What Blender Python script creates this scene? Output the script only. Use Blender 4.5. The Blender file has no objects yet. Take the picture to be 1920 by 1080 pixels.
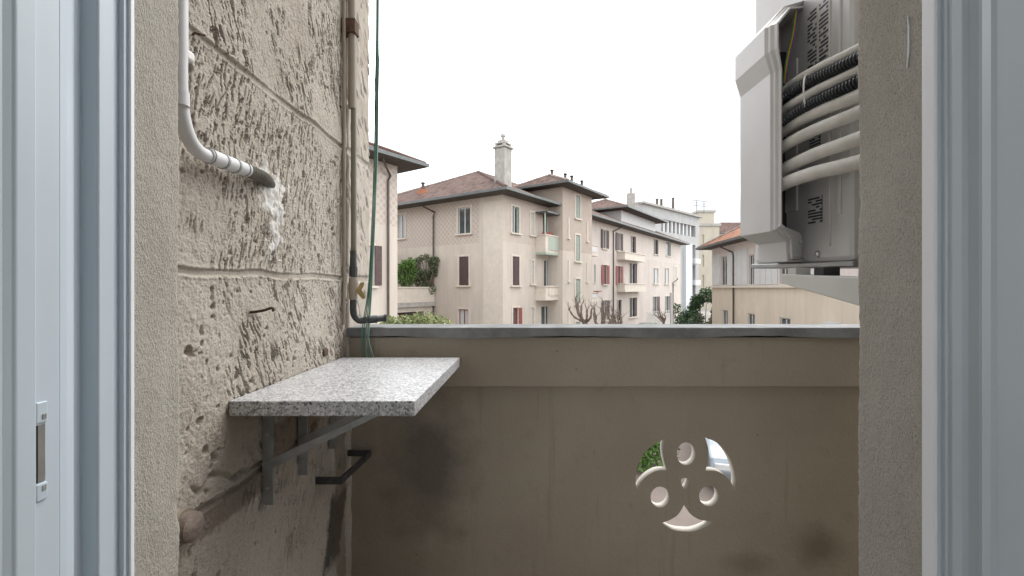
import bpy, bmesh, math, random
import numpy as np
from mathutils import Vector, Matrix

random.seed(7)
R = math.radians
F, CX, CY, EYE = 850.0, 980.0, 540.0, 4.65      # focal length in photo pixels, vanishing point, eye height
sc = bpy.context.scene
col = sc.collection

# ------------------------------------------------------------------ camera
cam = bpy.data.cameras.new('camera')
cam.sensor_width = 36.0
cam.sensor_fit = 'HORIZONTAL'
cam.lens = F / 1920 * 36
cam.shift_x = -(CX - 960) / 1920
cam.clip_start = 0.02
cam.clip_end = 3000
cam_o = bpy.data.objects.new('camera', cam)
col.objects.link(cam_o)
cam_o.location = (0, 0, EYE)
cam_o.rotation_euler = (R(90), 0, 0)
sc.camera = cam_o
sc.render.resolution_x, sc.render.resolution_y = 1024, 576

# ------------------------------------------------------------------ sky, sun, exposure
SUN_EL, SUN_AZ = 52, 40          # degrees; azimuth clockwise from +Y
w = bpy.data.worlds.new('World')
sc.world = w
w.use_nodes = True
nt = w.node_tree
nt.nodes.clear()
wo = nt.nodes.new('ShaderNodeOutputWorld')
bg = nt.nodes.new('ShaderNodeBackground')
bg.inputs['Strength'].default_value = 0.1
sky = nt.nodes.new('ShaderNodeTexSky')
sky.sky_type = 'NISHITA'
sky.sun_disc = False
sky.sun_elevation = R(SUN_EL)
sky.sun_rotation = R(SUN_AZ)
hs = nt.nodes.new('ShaderNodeHueSaturation')
hs.inputs['Saturation'].default_value = 0.25
tc = nt.nodes.new('ShaderNodeTexCoord')
mp = nt.nodes.new('ShaderNodeMapping')
mp.inputs['Scale'].default_value = (2.0, 2.0, 4.5)
mp.inputs['Location'].default_value = (3.1, 1.7, 0.4)
nz = nt.nodes.new('ShaderNodeTexNoise')
nz.inputs['Scale'].default_value = 0.75
nz.inputs['Detail'].default_value = 4
nz.inputs['Roughness'].default_value = 0.45
rp = nt.nodes.new('ShaderNodeValToRGB')
rp.color_ramp.elements[0].position = 0.40
rp.color_ramp.elements[0].color = (0.185, 0.19, 0.198, 1)
rp.color_ramp.elements[1].position = 0.64
rp.color_ramp.elements[1].color = (0.97, 0.985, 1.0, 1)
vm = nt.nodes.new('ShaderNodeVectorMath')
vm.operation = 'SCALE'
vm.inputs['Scale'].default_value = 12.0
mx = nt.nodes.new('ShaderNodeMix')
mx.data_type = 'RGBA'
mx.inputs[0].default_value = 0.9
L = nt.links.new
L(tc.outputs['Generated'], mp.inputs['Vector'])
L(mp.outputs[0], nz.inputs['Vector'])
L(nz.outputs['Fac'], rp.inputs[0])
L(rp.outputs[0], vm.inputs[0])
L(sky.outputs[0], hs.inputs['Color'])
L(hs.outputs[0], mx.inputs[6])
L(vm.outputs[0], mx.inputs[7])
L(mx.outputs[2], bg.inputs['Color'])
L(bg.outputs[0], wo.inputs['Surface'])

sun = bpy.data.lights.new('sun', 'SUN')
sun.energy = 0.6
sun.angle = R(45)
sun.color = (1.0, 0.96, 0.9)
sun_o = bpy.data.objects.new('sun', sun)
col.objects.link(sun_o)
sd = Vector((math.sin(R(SUN_AZ)) * math.cos(R(SUN_EL)), math.cos(R(SUN_AZ)) * math.cos(R(SUN_EL)), math.sin(R(SUN_EL))))
sun_o.rotation_euler = sd.to_track_quat('Z', 'Y').to_euler()
sun_o.location = sd * 60

sc.view_settings.view_transform = 'Standard'
sc.view_settings.look = 'None'
sc.view_settings.gamma = 1.0
sc.view_settings.exposure = 2.08
sc.render.engine = 'CYCLES'
sc.cycles.max_bounces = 8
sc.cycles.diffuse_bounces = 5

# ------------------------------------------------------------------ materials
MATS = {}


def srgb(r, g, b):
    f = lambda c: (c / 255 / 12.92) if c <= 10 else ((c / 255 + 0.055) / 1.055) ** 2.4
    return (f(r), f(g), f(b))


def mat(name, color, rough=0.7, metal=0.0, var=0.12, scale=6.0, bump=0.0, bscale=60.0, spec=0.4, coord='Object', tint=None, streak=False):
    """principled material with noise colour variation and optional bump"""
    if name in MATS:
        return MATS[name]
    m = bpy.data.materials.new(name)
    m.use_nodes = True
    t = m.node_tree
    b = t.nodes['Principled BSDF']
    b.inputs['Roughness'].default_value = rough
    b.inputs['Metallic'].default_value = metal
    b.inputs['Specular IOR Level'].default_value = spec
    c = t.nodes.new('ShaderNodeTexCoord')
    vec = c.outputs[coord]
    if streak:
        mpn = t.nodes.new('ShaderNodeMapping')
        mpn.inputs['Scale'].default_value = (1, 1, 0.18)
        t.links.new(vec, mpn.inputs['Vector'])
        vsrc = mpn.outputs[0]
    else:
        vsrc = vec
    n = t.nodes.new('ShaderNodeTexNoise')
    n.inputs['Scale'].default_value = scale
    n.inputs['Detail'].default_value = 6
    n.inputs['Roughness'].default_value = 0.6
    t.links.new(vsrc, n.inputs['Vector'])
    r = t.nodes.new('ShaderNodeValToRGB')
    e = r.color_ramp.elements
    e[0].position, e[1].position = 0.3, 0.7
    lo = [max(0, x * (1 - var)) for x in color]
    hi = [min(1, x * (1 + var)) for x in color]
    if tint:
        lo = tint
    e[0].color = (*lo, 1)
    e[1].color = (*hi, 1)
    t.links.new(n.outputs['Fac'], r.inputs[0])
    t.links.new(r.outputs[0], b.inputs['Base Color'])
    if bump:
        n2 = t.nodes.new('ShaderNodeTexNoise')
        n2.inputs['Scale'].default_value = bscale
        n2.inputs['Detail'].default_value = 5
        t.links.new(vec, n2.inputs['Vector'])
        bp = t.nodes.new('ShaderNodeBump')
        bp.inputs['Strength'].default_value = bump
        bp.inputs['Distance'].default_value = 0.01
        t.links.new(n2.outputs['Fac'], bp.inputs['Height'])
        t.links.new(bp.outputs[0], b.inputs['Normal'])
    MATS[name] = m
    return m


class NT:
    """small helper to write node materials"""
    def __init__(s, name, rough=0.7, spec=0.4, metal=0.0):
        s.m = bpy.data.materials.new(name)
        s.m.use_nodes = True
        s.t = s.m.node_tree
        s.b = s.t.nodes['Principled BSDF']
        s.b.inputs['Roughness'].default_value = rough
        s.b.inputs['Specular IOR Level'].default_value = spec
        s.b.inputs['Metallic'].default_value = metal
        s.tc = s.t.nodes.new('ShaderNodeTexCoord')
        MATS[name] = s.m

    def link(s, a, b):
        s.t.links.new(a, b)

    def map(s, src, scale=(1, 1, 1), loc=(0, 0, 0), rot=(0, 0, 0)):
        n = s.t.nodes.new('ShaderNodeMapping')
        n.inputs['Scale'].default_value = scale
        n.inputs['Location'].default_value = loc
        n.inputs['Rotation'].default_value = rot
        s.link(src, n.inputs['Vector'])
        return n.outputs[0]

    def noise(s, vec, scale, detail=5, rough=0.55, dist=0):
        n = s.t.nodes.new('ShaderNodeTexNoise')
        n.inputs['Scale'].default_value = scale
        n.inputs['Detail'].default_value = detail
        n.inputs['Roughness'].default_value = rough
        n.inputs['Distortion'].default_value = dist
        s.link(vec, n.inputs['Vector'])
        return n.outputs['Fac']

    def voro(s, vec, scale, out='Color', feature='F1'):
        n = s.t.nodes.new('ShaderNodeTexVoronoi')
        n.feature = feature
        n.inputs['Scale'].default_value = scale
        s.link(vec, n.inputs['Vector'])
        return n.outputs[out]

    def ramp(s, fac, stops, interp='LINEAR'):
        n = s.t.nodes.new('ShaderNodeValToRGB')
        n.color_ramp.interpolation = interp
        els = n.color_ramp.elements
        while len(els) < len(stops):
            els.new(0.5)
        for e, (p, c) in zip(els, stops):
            e.position = p
            e.color = (*c, 1) if not isinstance(c, (int, float)) else (c, c, c, 1)
        s.link(fac, n.inputs[0])
        return n.outputs[0]

    def mix(s, fac, a, b, mode='MIX'):
        n = s.t.nodes.new('ShaderNodeMix')
        n.data_type = 'RGBA'
        n.blend_type = mode
        for i, v in ((0, fac), (6, a), (7, b)):
            if isinstance(v, tuple):
                n.inputs[i].default_value = (*v, 1)
            elif isinstance(v, (int, float)):
                n.inputs[i].default_value = v
            else:
                s.link(v, n.inputs[i])
        return n.outputs[2]

    def math(s, op, a, b=0.0, c=0.0):
        n = s.t.nodes.new('ShaderNodeMath')
        n.operation = op
        for i, v in enumerate((a, b, c)):
            if isinstance(v, (int, float)):
                n.inputs[i].default_value = v
            else:
                s.link(v, n.inputs[i])
        return n.outputs[0]

    def sep(s, vec):
        n = s.t.nodes.new('ShaderNodeSeparateXYZ')
        s.link(vec, n.inputs[0])
        return n.outputs

    def comb(s, x, y, z=0.0):
        n = s.t.nodes.new('ShaderNodeCombineXYZ')
        for i, v in enumerate((x, y, z)):
            if isinstance(v, (int, float)):
                n.inputs[i].default_value = v
            else:
                s.link(v, n.inputs[i])
        return n.outputs[0]

    def bump(s, h, strength=0.5, dist=0.01):
        n = s.t.nodes.new('ShaderNodeBump')
        n.inputs['Strength'].default_value = strength
        n.inputs['Distance'].default_value = dist
        s.link(h, n.inputs['Height'])
        s.link(n.outputs[0], s.b.inputs['Normal'])

    def color(s, c):
        s.link(c, s.b.inputs['Base Color'])
        return s.m


# ------------------------------------------------------------------ mesh helpers
def tag(o, label=None, cat=None, group=None, kind=None):
    if label:
        o['label'] = label
    if cat:
        o['category'] = cat
    if group:
        o['group'] = group
    if kind:
        o['kind'] = kind
    return o


def thing(name, label, cat, loc, group=None):
    o = bpy.data.objects.new(name, None)
    o.empty_display_size = 0.1
    col.objects.link(o)
    o.location = loc
    return tag(o, label, cat, group)


def root_loc(o):
    while o.parent:
        o = o.parent
    return Vector(o.location)


class MB:
    def __init__(s):
        s.v, s.f, s.uv = [], [], []

    def add(s, verts, faces, uvs=None):
        n = len(s.v)
        s.v += [tuple(v) for v in verts]
        for i, f in enumerate(faces):
            s.f.append(tuple(n + k for k in f))
            s.uv.append(uvs[i] if uvs else None)
        return s

    def box(s, x0, x1, y0, y1, z0, z1, fn=None):
        vs = [(x, y, z) for z in (z0, z1) for y in (y0, y1) for x in (x0, x1)]
        if fn:
            vs = [fn(*v) for v in vs]
        return s.add(vs, [(0, 2, 3, 1), (4, 5, 7, 6), (0, 1, 5, 4), (2, 6, 7, 3), (0, 4, 6, 2), (1, 3, 7, 5)])

    def prism(s, poly, a0, a1, fn):
        """poly of 2-D points swept between a0 and a1; fn(p, a) gives the point"""
        n = len(poly)
        vs = [fn(p, a0) for p in poly] + [fn(p, a1) for p in poly]
        fs = [tuple(range(n))[::-1], tuple(range(n, 2 * n))]
        fs += [(i, (i + 1) % n, n + (i + 1) % n, n + i) for i in range(n)]
        return s.add(vs, fs)

    def tube(s, pts, rad, seg=10, caps=True):
        pts = [Vector(p) for p in pts]
        n = len(pts)
        rads = rad if hasattr(rad, '__len__') else [rad] * n
        tang = []
        for i in range(n):
            a, b = pts[max(0, i - 1)], pts[min(n - 1, i + 1)]
            d = b - a
            tang.append(d.normalized() if d.length > 1e-9 else (tang[-1] if tang else Vector((0, 0, 1))))
        up = Vector((0, 0, 1)) if abs(tang[0].z) < 0.9 else Vector((1, 0, 0))
        u = tang[0].cross(up).normalized()
        vs = []
        for i in range(n):
            t = tang[i]
            u = (u - t * u.dot(t)).normalized()
            v = t.cross(u)
            for k in range(seg):
                a = 2 * math.pi * k / seg
                vs.append(pts[i] + (u * math.cos(a) + v * math.sin(a)) * rads[i])
        fs = []
        for i in range(n - 1):
            for k in range(seg):
                k2 = (k + 1) % seg
                fs.append((i * seg + k, i * seg + k2, (i + 1) * seg + k2, (i + 1) * seg + k))
        if caps:
            fs.append(tuple(range(seg))[::-1])
            fs.append(tuple(range((n - 1) * seg, n * seg)))
        return s.add(vs, fs)

    def build(s, name, material, parent=None, smooth=False, bevel=0.0, loc=None):
        me = bpy.data.meshes.new(name)
        off = root_loc(parent) if parent else (Vector(loc) if loc else Vector((0, 0, 0)))
        me.from_pydata([Vector(v) - off for v in s.v], [], s.f)
        if any(u is not None for u in s.uv):
            ul = me.uv_layers.new(name='UVMap')
            for p, u in zip(me.polygons, s.uv):
                if u is not None:
                    for li, q in zip(p.loop_indices, u):
                        ul.data[li].uv = q
        if not any(u is not None for u in s.uv):
            bm = bmesh.new()
            bm.from_mesh(me)
            bmesh.ops.recalc_face_normals(bm, faces=bm.faces)
            bm.to_mesh(me)
            bm.free()
        if smooth:
            me.polygons.foreach_set('use_smooth', [True] * len(me.polygons))
            try:
                me.set_sharp_from_angle(angle=R(40))
            except Exception:
                pass
        me.materials.append(material)
        o = bpy.data.objects.new(name, me)
        col.objects.link(o)
        if parent:
            o.parent = parent
        elif loc:
            o.location = loc
        if bevel:
            b = o.modifiers.new('bevel', 'BEVEL')
            b.width = bevel
            b.segments = 2
            b.limit_method = 'ANGLE'
        return o


def spline(pts, n=8):
    """Catmull-Rom through points"""
    P = [Vector(p) for p in pts]
    P = [P[0] * 2 - P[1]] + P + [P[-1] * 2 - P[-2]]
    out = []
    for i in range(1, len(P) - 2):
        for k in range(n):
            t = k / n
            a, b, c, d = P[i - 1], P[i], P[i + 1], P[i + 2]
            out.append(0.5 * ((2 * b) + (c - a) * t + (2 * a - 5 * b + 4 * c - d) * t * t + (3 * b - a - 3 * c + d) * t ** 3))
    out.append(P[-2])
    return out


def resample(pts, step):
    pts = [Vector(p) for p in pts]
    out, acc = [pts[0]], 0.0
    for a, b in zip(pts, pts[1:]):
        d = (b - a).length
        while acc + d >= step:
            a = a + (b - a).normalized() * (step - acc)
            d = (b - a).length
            out.append(a.copy())
            acc = 0.0
        acc += d
    return out


def P(px, py, Y):
    return ((px - CX) / F * Y, Y, EYE + (CY - py) / F * Y)


def Pw(px, py, X):
    """point of the photo on the plane x = X"""
    Y = X * F / (px - CX)
    return (X, Y, EYE + (CY - py) / F * Y)


def grid_noise(u, v, seed):
    rng = np.random.RandomState(seed)
    T = rng.rand(257, 257)
    T[256] = T[0]
    T[:, 256] = T[:, 0]
    i, j = np.floor(u).astype(int), np.floor(v).astype(int)
    fu, fv = u - i, v - j
    i, j = i & 255, j & 255
    fu, fv = fu * fu * (3 - 2 * fu), fv * fv * (3 - 2 * fv)
    a = T[i, j] * (1 - fu) + T[i + 1, j] * fu
    b = T[i, j + 1] * (1 - fu) + T[i + 1, j + 1] * fu
    return a * (1 - fv) + b * fv


def sstep(a, b, x):
    t = np.clip((x - a) / (b - a), 0, 1)
    return t * t * (3 - 2 * t)


def grid_mesh(name, pts, material, parent=None, smooth=True):
    """pts: array (n, m, 3)"""
    n, m, _ = pts.shape
    me = bpy.data.meshes.new(name)
    idx = np.arange(n * m).reshape(n, m)
    q = np.stack([idx[:-1, :-1], idx[1:, :-1], idx[1:, 1:], idx[:-1, 1:]], -1).reshape(-1, 4)
    off = np.array(root_loc(parent)) if parent else np.zeros(3)
    me.vertices.add(n * m)
    me.vertices.foreach_set('co', (pts.reshape(-1, 3) - off).ravel())
    me.loops.add(q.size)
    me.loops.foreach_set('vertex_index', q.ravel().astype(np.int32))
    me.polygons.add(len(q))
    me.polygons.foreach_set('loop_start', np.arange(0, q.size, 4, dtype=np.int32))
    me.polygons.foreach_set('use_smooth', np.full(len(q), smooth))
    me.update(calc_edges=True)
    me.materials.append(material)
    o = bpy.data.objects.new(name, me)
    col.objects.link(o)
    if parent:
        o.parent = parent
    return o


# ------------------------------------------------------------------ particular materials
def m_roughwall():
    n = NT('rough_plaster', 0.92, 0.2)
    v = n.tc.outputs['Object']
    c = n.ramp(n.noise(v, 3.0, 6, 0.6), [(0.3, (0.415, 0.372, 0.318)), (0.7, (0.50, 0.458, 0.402))])
    c = n.mix(n.ramp(n.noise(n.map(v, (1, 1, 0.5)), 11.0, 5, 0.65), [(0.55, 0.0), (0.75, 0.4)]), c, (0.34, 0.325, 0.28))
    c = n.mix(n.ramp(n.noise(v, 260.0, 2, 0.5), [(0.56, 0.0), (0.72, 0.6)]), c, (0.24, 0.19, 0.14))
    st = n.noise(n.map(n.map(v, rot=(R(18), 0, 0)), (1, 1, 0.14)), 95.0, 3, 0.6)
    c = n.mix(n.ramp(st, [(0.60, 0.0), (0.74, 0.55)]), c, (0.21, 0.165, 0.12))
    xyz = n.sep(v)

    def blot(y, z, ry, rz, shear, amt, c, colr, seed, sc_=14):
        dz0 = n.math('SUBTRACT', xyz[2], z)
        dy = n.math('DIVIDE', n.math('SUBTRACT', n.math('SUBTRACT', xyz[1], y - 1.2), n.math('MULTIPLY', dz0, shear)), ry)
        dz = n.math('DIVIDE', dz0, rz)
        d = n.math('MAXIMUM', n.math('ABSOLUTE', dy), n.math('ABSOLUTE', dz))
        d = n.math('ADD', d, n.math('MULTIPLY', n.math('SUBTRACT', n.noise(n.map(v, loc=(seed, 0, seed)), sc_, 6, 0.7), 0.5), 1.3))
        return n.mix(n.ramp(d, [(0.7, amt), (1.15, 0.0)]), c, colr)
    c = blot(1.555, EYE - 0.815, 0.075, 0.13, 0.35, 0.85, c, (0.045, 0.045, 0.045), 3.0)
    c = blot(1.30, EYE - 0.40, 0.17, 0.06, 0.0, 0.6, c, (0.16, 0.10, 0.065), 6.0)
    c = blot(1.59, EYE - 0.62, 0.05, 0.55, 0.0, 0.6, c, (0.15, 0.115, 0.085), 9.0)
    c = blot(1.0, EYE - 0.47, 0.16, 0.035, 0.0, 0.6, c, (0.13, 0.095, 0.07), 12.0, 22)
    c = blot(0.83, EYE + 0.40, 0.05, 0.13, -0.3, 0.5, c, (0.16, 0.12, 0.09), 15.0, 24)
    n.bump(n.noise(v, 260, 5, 0.7), 0.8, 0.004)
    return n.color(c)


def m_jamb():
    n = NT('jamb_render', 0.95, 0.2)
    v = n.tc.outputs['Object']
    c = n.ramp(n.noise(n.map(v, (1, 1, 0.3)), 14, 5, 0.6), [(0.3, (0.455, 0.425, 0.37)), (0.7, (0.535, 0.505, 0.45))])
    c = n.mix(n.ramp(n.noise(n.map(v, (1, 1, 0.7)), 520, 2, 0.6), [(0.52, 0.0), (0.70, 0.6)]), c, (0.17, 0.15, 0.12))
    c = n.mix(n.ramp(n.voro(v, 75, 'Distance'), [(0.05, 0.55), (0.12, 0.0)]), c, (0.20, 0.17, 0.14))
    n.bump(n.noise(n.map(v, (1, 1, 0.5)), 330, 4, 0.75), 1.0, 0.004)
    return n.color(c)


FZ = EYE - 1.25


def m_parapet():
    n = NT('parapet_paint', 0.85, 0.25)
    v = n.tc.outputs['Object']
    c = n.ramp(n.noise(v, 2.2, 6, 0.55), [(0.3, (0.305, 0.268, 0.215)), (0.7, (0.365, 0.325, 0.265))])
    c = n.mix(n.ramp(n.noise(v, 14, 5, 0.6), [(0.6, 0.0), (0.8, 0.35)]), c, (0.22, 0.185, 0.14))
    xyz = n.sep(v)

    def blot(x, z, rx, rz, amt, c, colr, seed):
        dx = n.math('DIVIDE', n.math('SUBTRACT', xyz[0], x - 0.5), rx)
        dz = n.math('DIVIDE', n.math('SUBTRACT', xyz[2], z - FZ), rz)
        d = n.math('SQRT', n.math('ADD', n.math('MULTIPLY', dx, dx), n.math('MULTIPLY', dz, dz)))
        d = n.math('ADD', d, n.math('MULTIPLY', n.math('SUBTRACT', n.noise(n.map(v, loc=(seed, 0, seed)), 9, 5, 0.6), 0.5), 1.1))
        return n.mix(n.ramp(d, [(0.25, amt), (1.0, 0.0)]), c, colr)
    # dark blots on the panel below the shelf and damp marks near the right jamb
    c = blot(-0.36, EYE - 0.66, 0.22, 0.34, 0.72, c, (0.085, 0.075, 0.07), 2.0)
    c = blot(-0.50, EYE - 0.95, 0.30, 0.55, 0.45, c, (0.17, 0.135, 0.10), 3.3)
    c = blot(1.09, EYE - 0.96, 0.12, 0.09, 0.6, c, (0.13, 0.10, 0.075), 5.0)
    c = blot(0.83, EYE - 1.02, 0.13, 0.05, 0.45, c, (0.16, 0.13, 0.10), 7.0)
    c = n.mix(n.ramp(n.voro(v, 9, 'Distance'), [(0.02, 0.6), (0.045, 0.0)]), c, (0.12, 0.10, 0.08))
    dr_ = n.noise(n.map(v, (1, 1, 0.05)), 26, 4, 0.6)
    c = n.mix(n.ramp(dr_, [(0.60, 0.0), (0.74, 0.4)]), c, (0.19, 0.165, 0.125))
    c = n.mix(n.ramp(n.noise(v, 240, 3, 0.7), [(0.50, 0.0), (0.75, 0.35)]), c, (0.20, 0.17, 0.135))
    n.bump(n.noise(v, 70, 7, 0.7), 0.35, 0.008)
    return n.color(c)


def m_granite():
    n = NT('granite', 0.3, 0.5)
    v = n.tc.outputs['Object']
    a = n.voro(v, 210)
    h = n.sep(a)[0]
    c = n.ramp(h, [(0.0, (0.03, 0.03, 0.035)), (0.10, (0.12, 0.12, 0.13)), (0.20, (0.34, 0.34, 0.36)), (0.42, (0.52, 0.52, 0.54)), (0.62, (0.72, 0.71, 0.70)), (0.85, (0.60, 0.59, 0.60))], 'CONSTANT')
    c2 = n.ramp(n.noise(v, 95, 4, 0.7), [(0.40, (0.34, 0.35, 0.375)), (0.6, (0.66, 0.66, 0.67))])
    c = n.mix(0.5, c, c2)
    c = n.mix(n.ramp(n.noise(n.map(v, loc=(4, 2, 0)), 190, 2, 0.5), [(0.60, 0.0), (0.64, 0.9)]), c, (0.03, 0.03, 0.035))
    return n.color(c)


def m_roof(name, a, b, old):
    n = NT(name, 0.9, 0.2)
    uv = n.tc.outputs['UV']
    u, vv, _ = n.sep(uv)
    fu = n.math('FLOOR', n.math('DIVIDE', u, 0.22))
    fv = n.math('FLOOR', n.math('DIVIDE', vv, 0.38))
    wn = n.t.nodes.new('ShaderNodeTexWhiteNoise')
    wn.noise_dimensions = '2D'
    n.link(n.comb(fu, fv), wn.inputs['Vector'])
    wv0 = n.math('FRACT', n.math('DIVIDE', vv, 0.38))
    c = n.ramp(wn.outputs['Value'], [(0.0, tuple(x * 0.6 for x in a)), (0.5, tuple((x + y) / 2 for x, y in zip(a, b))), (1.0, tuple(x * 1.25 for x in b))])
    c = n.mix(n.ramp(n.noise(uv, 0.8, 6, 0.7), [(0.42, 0.0), (0.68, 0.8)]), c, old)
    c = n.mix(n.ramp(n.noise(n.map(uv, loc=(7, 3, 0)), 2.6, 5, 0.7), [(0.55, 0.0), (0.72, 0.6)]), c, (0.27, 0.225, 0.20))
    c = n.mix(n.ramp(n.noise(n.map(uv, loc=(2, 9, 0)), 1.1, 5, 0.75), [(0.60, 0.0), (0.70, 0.75)]), c, tuple(min(1, x * 1.5) for x in b))
    c = n.mix(n.ramp(wv0, [(0.0, 0.55), (0.18, 0.0)]), c, tuple(x * 0.45 for x in a))
    wu = n.math('ABSOLUTE', n.math('SINE', n.math('MULTIPLY', u, math.pi / 0.22)))
    wv = n.math('FRACT', n.math('DIVIDE', vv, 0.38))
    n.bump(n.math('ADD', wu, n.math('MULTIPLY', wv, 0.6)), 0.9, 0.08)
    return n.color(c)


def m_house(name, base, band, zband, u0, lattice):
    """cream render; above zband a band with a fine diagonal lattice"""
    n = NT(name, 0.9, 0.2)
    uv = n.tc.outputs['UV']
    u, vv, _ = n.sep(uv)
    lo = tuple(x * 0.84 for x in base)
    c = n.ramp(n.noise(n.map(uv, (0.5, 0.15, 1)), 1.6, 6, 0.6), [(0.3, lo), (0.7, base)])
    if lattice:
        d1 = n.math('FRACT', n.math('DIVIDE', n.math('ADD', u, vv), lattice))
        d2 = n.math('FRACT', n.math('DIVIDE', n.math('SUBTRACT', u, vv), lattice))
        line = n.math('MAXIMUM', n.math('LESS_THAN', d1, 0.24), n.math('LESS_THAN', d2, 0.24))
        pat = n.mix(line, band, tuple(min(1, x * 1.28) for x in band))
    else:
        pat = n.ramp(n.noise(uv, 2.0, 5), [(0.3, band), (0.7, tuple(x * 1.1 for x in band))])
    top = n.math('GREATER_THAN', vv, zband)
    if u0:
        top = n.math('MULTIPLY', top, n.math('GREATER_THAN', u, u0))
    c = n.mix(n.math('MULTIPLY', top, 0.85), c, pat)
    c = n.mix(n.ramp(n.noise(n.map(uv, (1.6, 0.12, 1)), 2.2, 5, 0.6), [(0.50, 0.0), (0.75, 0.5)]), c, tuple(x * 0.68 for x in base))
    c = n.mix(n.ramp(n.noise(n.map(uv, (3.2, 0.10, 1), loc=(5, 1, 0)), 1.5, 5, 0.7), [(0.58, 0.0), (0.72, 0.35)]), c, tuple(x * 0.6 for x in base))
    c = n.mix(n.ramp(n.noise(n.map(uv, loc=(3, 8, 0)), 0.5, 6, 0.65), [(0.56, 0.0), (0.66, 0.3)]), c, tuple(min(1, x * 1.12) for x in base))
    n.bump(n.noise(uv, 30, 4), 0.15, 0.02)
    return n.color(c)


def m_leaf(name, a, b, c3):
    n = NT(name, 0.5, 0.35)
    gi = n.t.nodes.new('ShaderNodeNewGeometry')
    c = n.ramp(gi.outputs['Random Per Island'], [(0.0, a), (0.5, b), (1.0, c3)])
    n.color(c)
    tr = n.t.nodes.new('ShaderNodeBsdfTranslucent')
    n.link(c, tr.inputs['Color'])
    ms = n.t.nodes.new('ShaderNodeMixShader')
    ms.inputs[0].default_value = 0.3
    out = n.t.nodes['Material Output']
    n.link(n.b.outputs[0], ms.inputs[1])
    n.link(tr.outputs[0], ms.inputs[2])
    n.link(ms.outputs[0], out.inputs['Surface'])
    return n.m


def m_print():
    """wiring-diagram sticker: rows of unreadable dark print (one UV unit = one character cell)"""
    n = NT('sticker_print', 0.5, 0.4)
    uv = n.tc.outputs['UV']
    u, v, _ = n.sep(uv)
    row = n.math('LESS_THAN', n.math('FRACT', v), 0.62)
    wn = n.t.nodes.new('ShaderNodeTexWhiteNoise')
    wn.noise_dimensions = '2D'
    n.link(n.comb(n.math('FLOOR', u), n.math('FLOOR', v)), wn.inputs['Vector'])
    ink = n.math('MULTIPLY', row, n.math('GREATER_THAN', wn.outputs['Value'], 0.25))
    gap = n.math('GREATER_THAN', n.math('ABSOLUTE', n.math('SUBTRACT', u, 4.0)), 0.45)
    ink = n.math('MULTIPLY', ink, gap)
    return n.color(n.mix(ink, (0.58, 0.57, 0.56), (0.05, 0.055, 0.07)))


M_WALL = m_roughwall()
M_JAMB = m_jamb()
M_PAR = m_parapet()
M_GRAN = m_granite()
M_UPVC = mat('white_door_profile', (0.535, 0.61, 0.67), 0.32, var=0.03, scale=3, spec=0.5)
M_STEEL = mat('galvanised_steel', (0.34, 0.35, 0.35), 0.5, 0.4, var=0.2, scale=25)
M_PLATE = mat('strike_plate_steel', (0.55, 0.55, 0.54), 0.3, 0.8, var=0.15, scale=30)
M_BLACK = mat('dark_slot', (0.02, 0.02, 0.022), 0.6)
M_RUST = mat('rusty_iron', (0.10, 0.06, 0.04), 0.85, 0.2, var=0.5, scale=40, bump=0.3, bscale=150)
M_STUB = mat('old_pipe', (0.22, 0.175, 0.15), 0.85, var=0.3, scale=30, bump=0.4, bscale=90)
M_WPIPE = mat('white_conduit', (0.62, 0.62, 0.625), 0.35, var=0.05, scale=8)
M_GCORR = mat('grey_corrugated', (0.20, 0.19, 0.165), 0.6, var=0.2, scale=20)
M_BAND = mat('grey_band', (0.33, 0.33, 0.34), 0.5)
M_PATCH = mat('white_filler', (0.64, 0.635, 0.625), 0.95, var=0.06, scale=38, bump=0.3, bscale=120, tint=(0.43, 0.40, 0.355))
M_OLIVE = mat('olive_pipe', (0.205, 0.19, 0.145), 0.5, var=0.25, scale=9, streak=True)
M_TAUPE = mat('taupe_pipe_cover', (0.30, 0.255, 0.205), 0.55, var=0.15, scale=9, streak=True)
M_DARKP = mat('dark_pipe', (0.07, 0.072, 0.075), 0.5, 0.4, var=0.35, scale=25)
M_BRASS = mat('dull_brass', (0.36, 0.27, 0.13), 0.5, 0.5, var=0.25, scale=40)
M_WIRE = mat('green_wire', (0.10, 0.20, 0.155), 0.45, var=0.3, scale=14)
M_WIREP = mat('pale_green_wire', (0.32, 0.43, 0.37), 0.45, var=0.2, scale=14)
M_COPE = mat('coping_stone', (0.17, 0.175, 0.178), 0.75, var=0.35, scale=9, bump=0.25, bscale=60)
M_AC = mat('ac_paint', (0.60, 0.595, 0.60), 0.4, var=0.05, scale=4, spec=0.45)
M_ACD = mat('ac_base_pan', (0.30, 0.31, 0.31), 0.4, 0.6, var=0.2, scale=12)
M_FOAM = mat('white_insulation', (0.68, 0.665, 0.625), 0.75, var=0.1, scale=30, bump=0.15, bscale=200)
M_CORR = mat('black_corrugated', (0.02, 0.024, 0.032), 0.28, var=0.2, scale=20, spec=0.6)
M_TIE = mat('cable_tie', (0.75, 0.74, 0.72), 0.4)
M_BRKT = mat('bracket_paint', (0.62, 0.62, 0.595), 0.45, var=0.06, scale=8)
M_RUB = mat('rubber', (0.04, 0.04, 0.04), 0.8)
M_SCREW = mat('screw', (0.6, 0.6, 0.6), 0.3, 0.9)
M_PRINT = m_print()
M_ROOM = mat('room_paint', (0.72, 0.73, 0.74), 0.8, var=0.03)
M_RFLOOR = mat('room_floor_wood', (0.30, 0.22, 0.15), 0.5, var=0.2)
M_TILE = mat('balcony_floor_tile', (0.30, 0.25, 0.20), 0.7, var=0.2)

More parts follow.
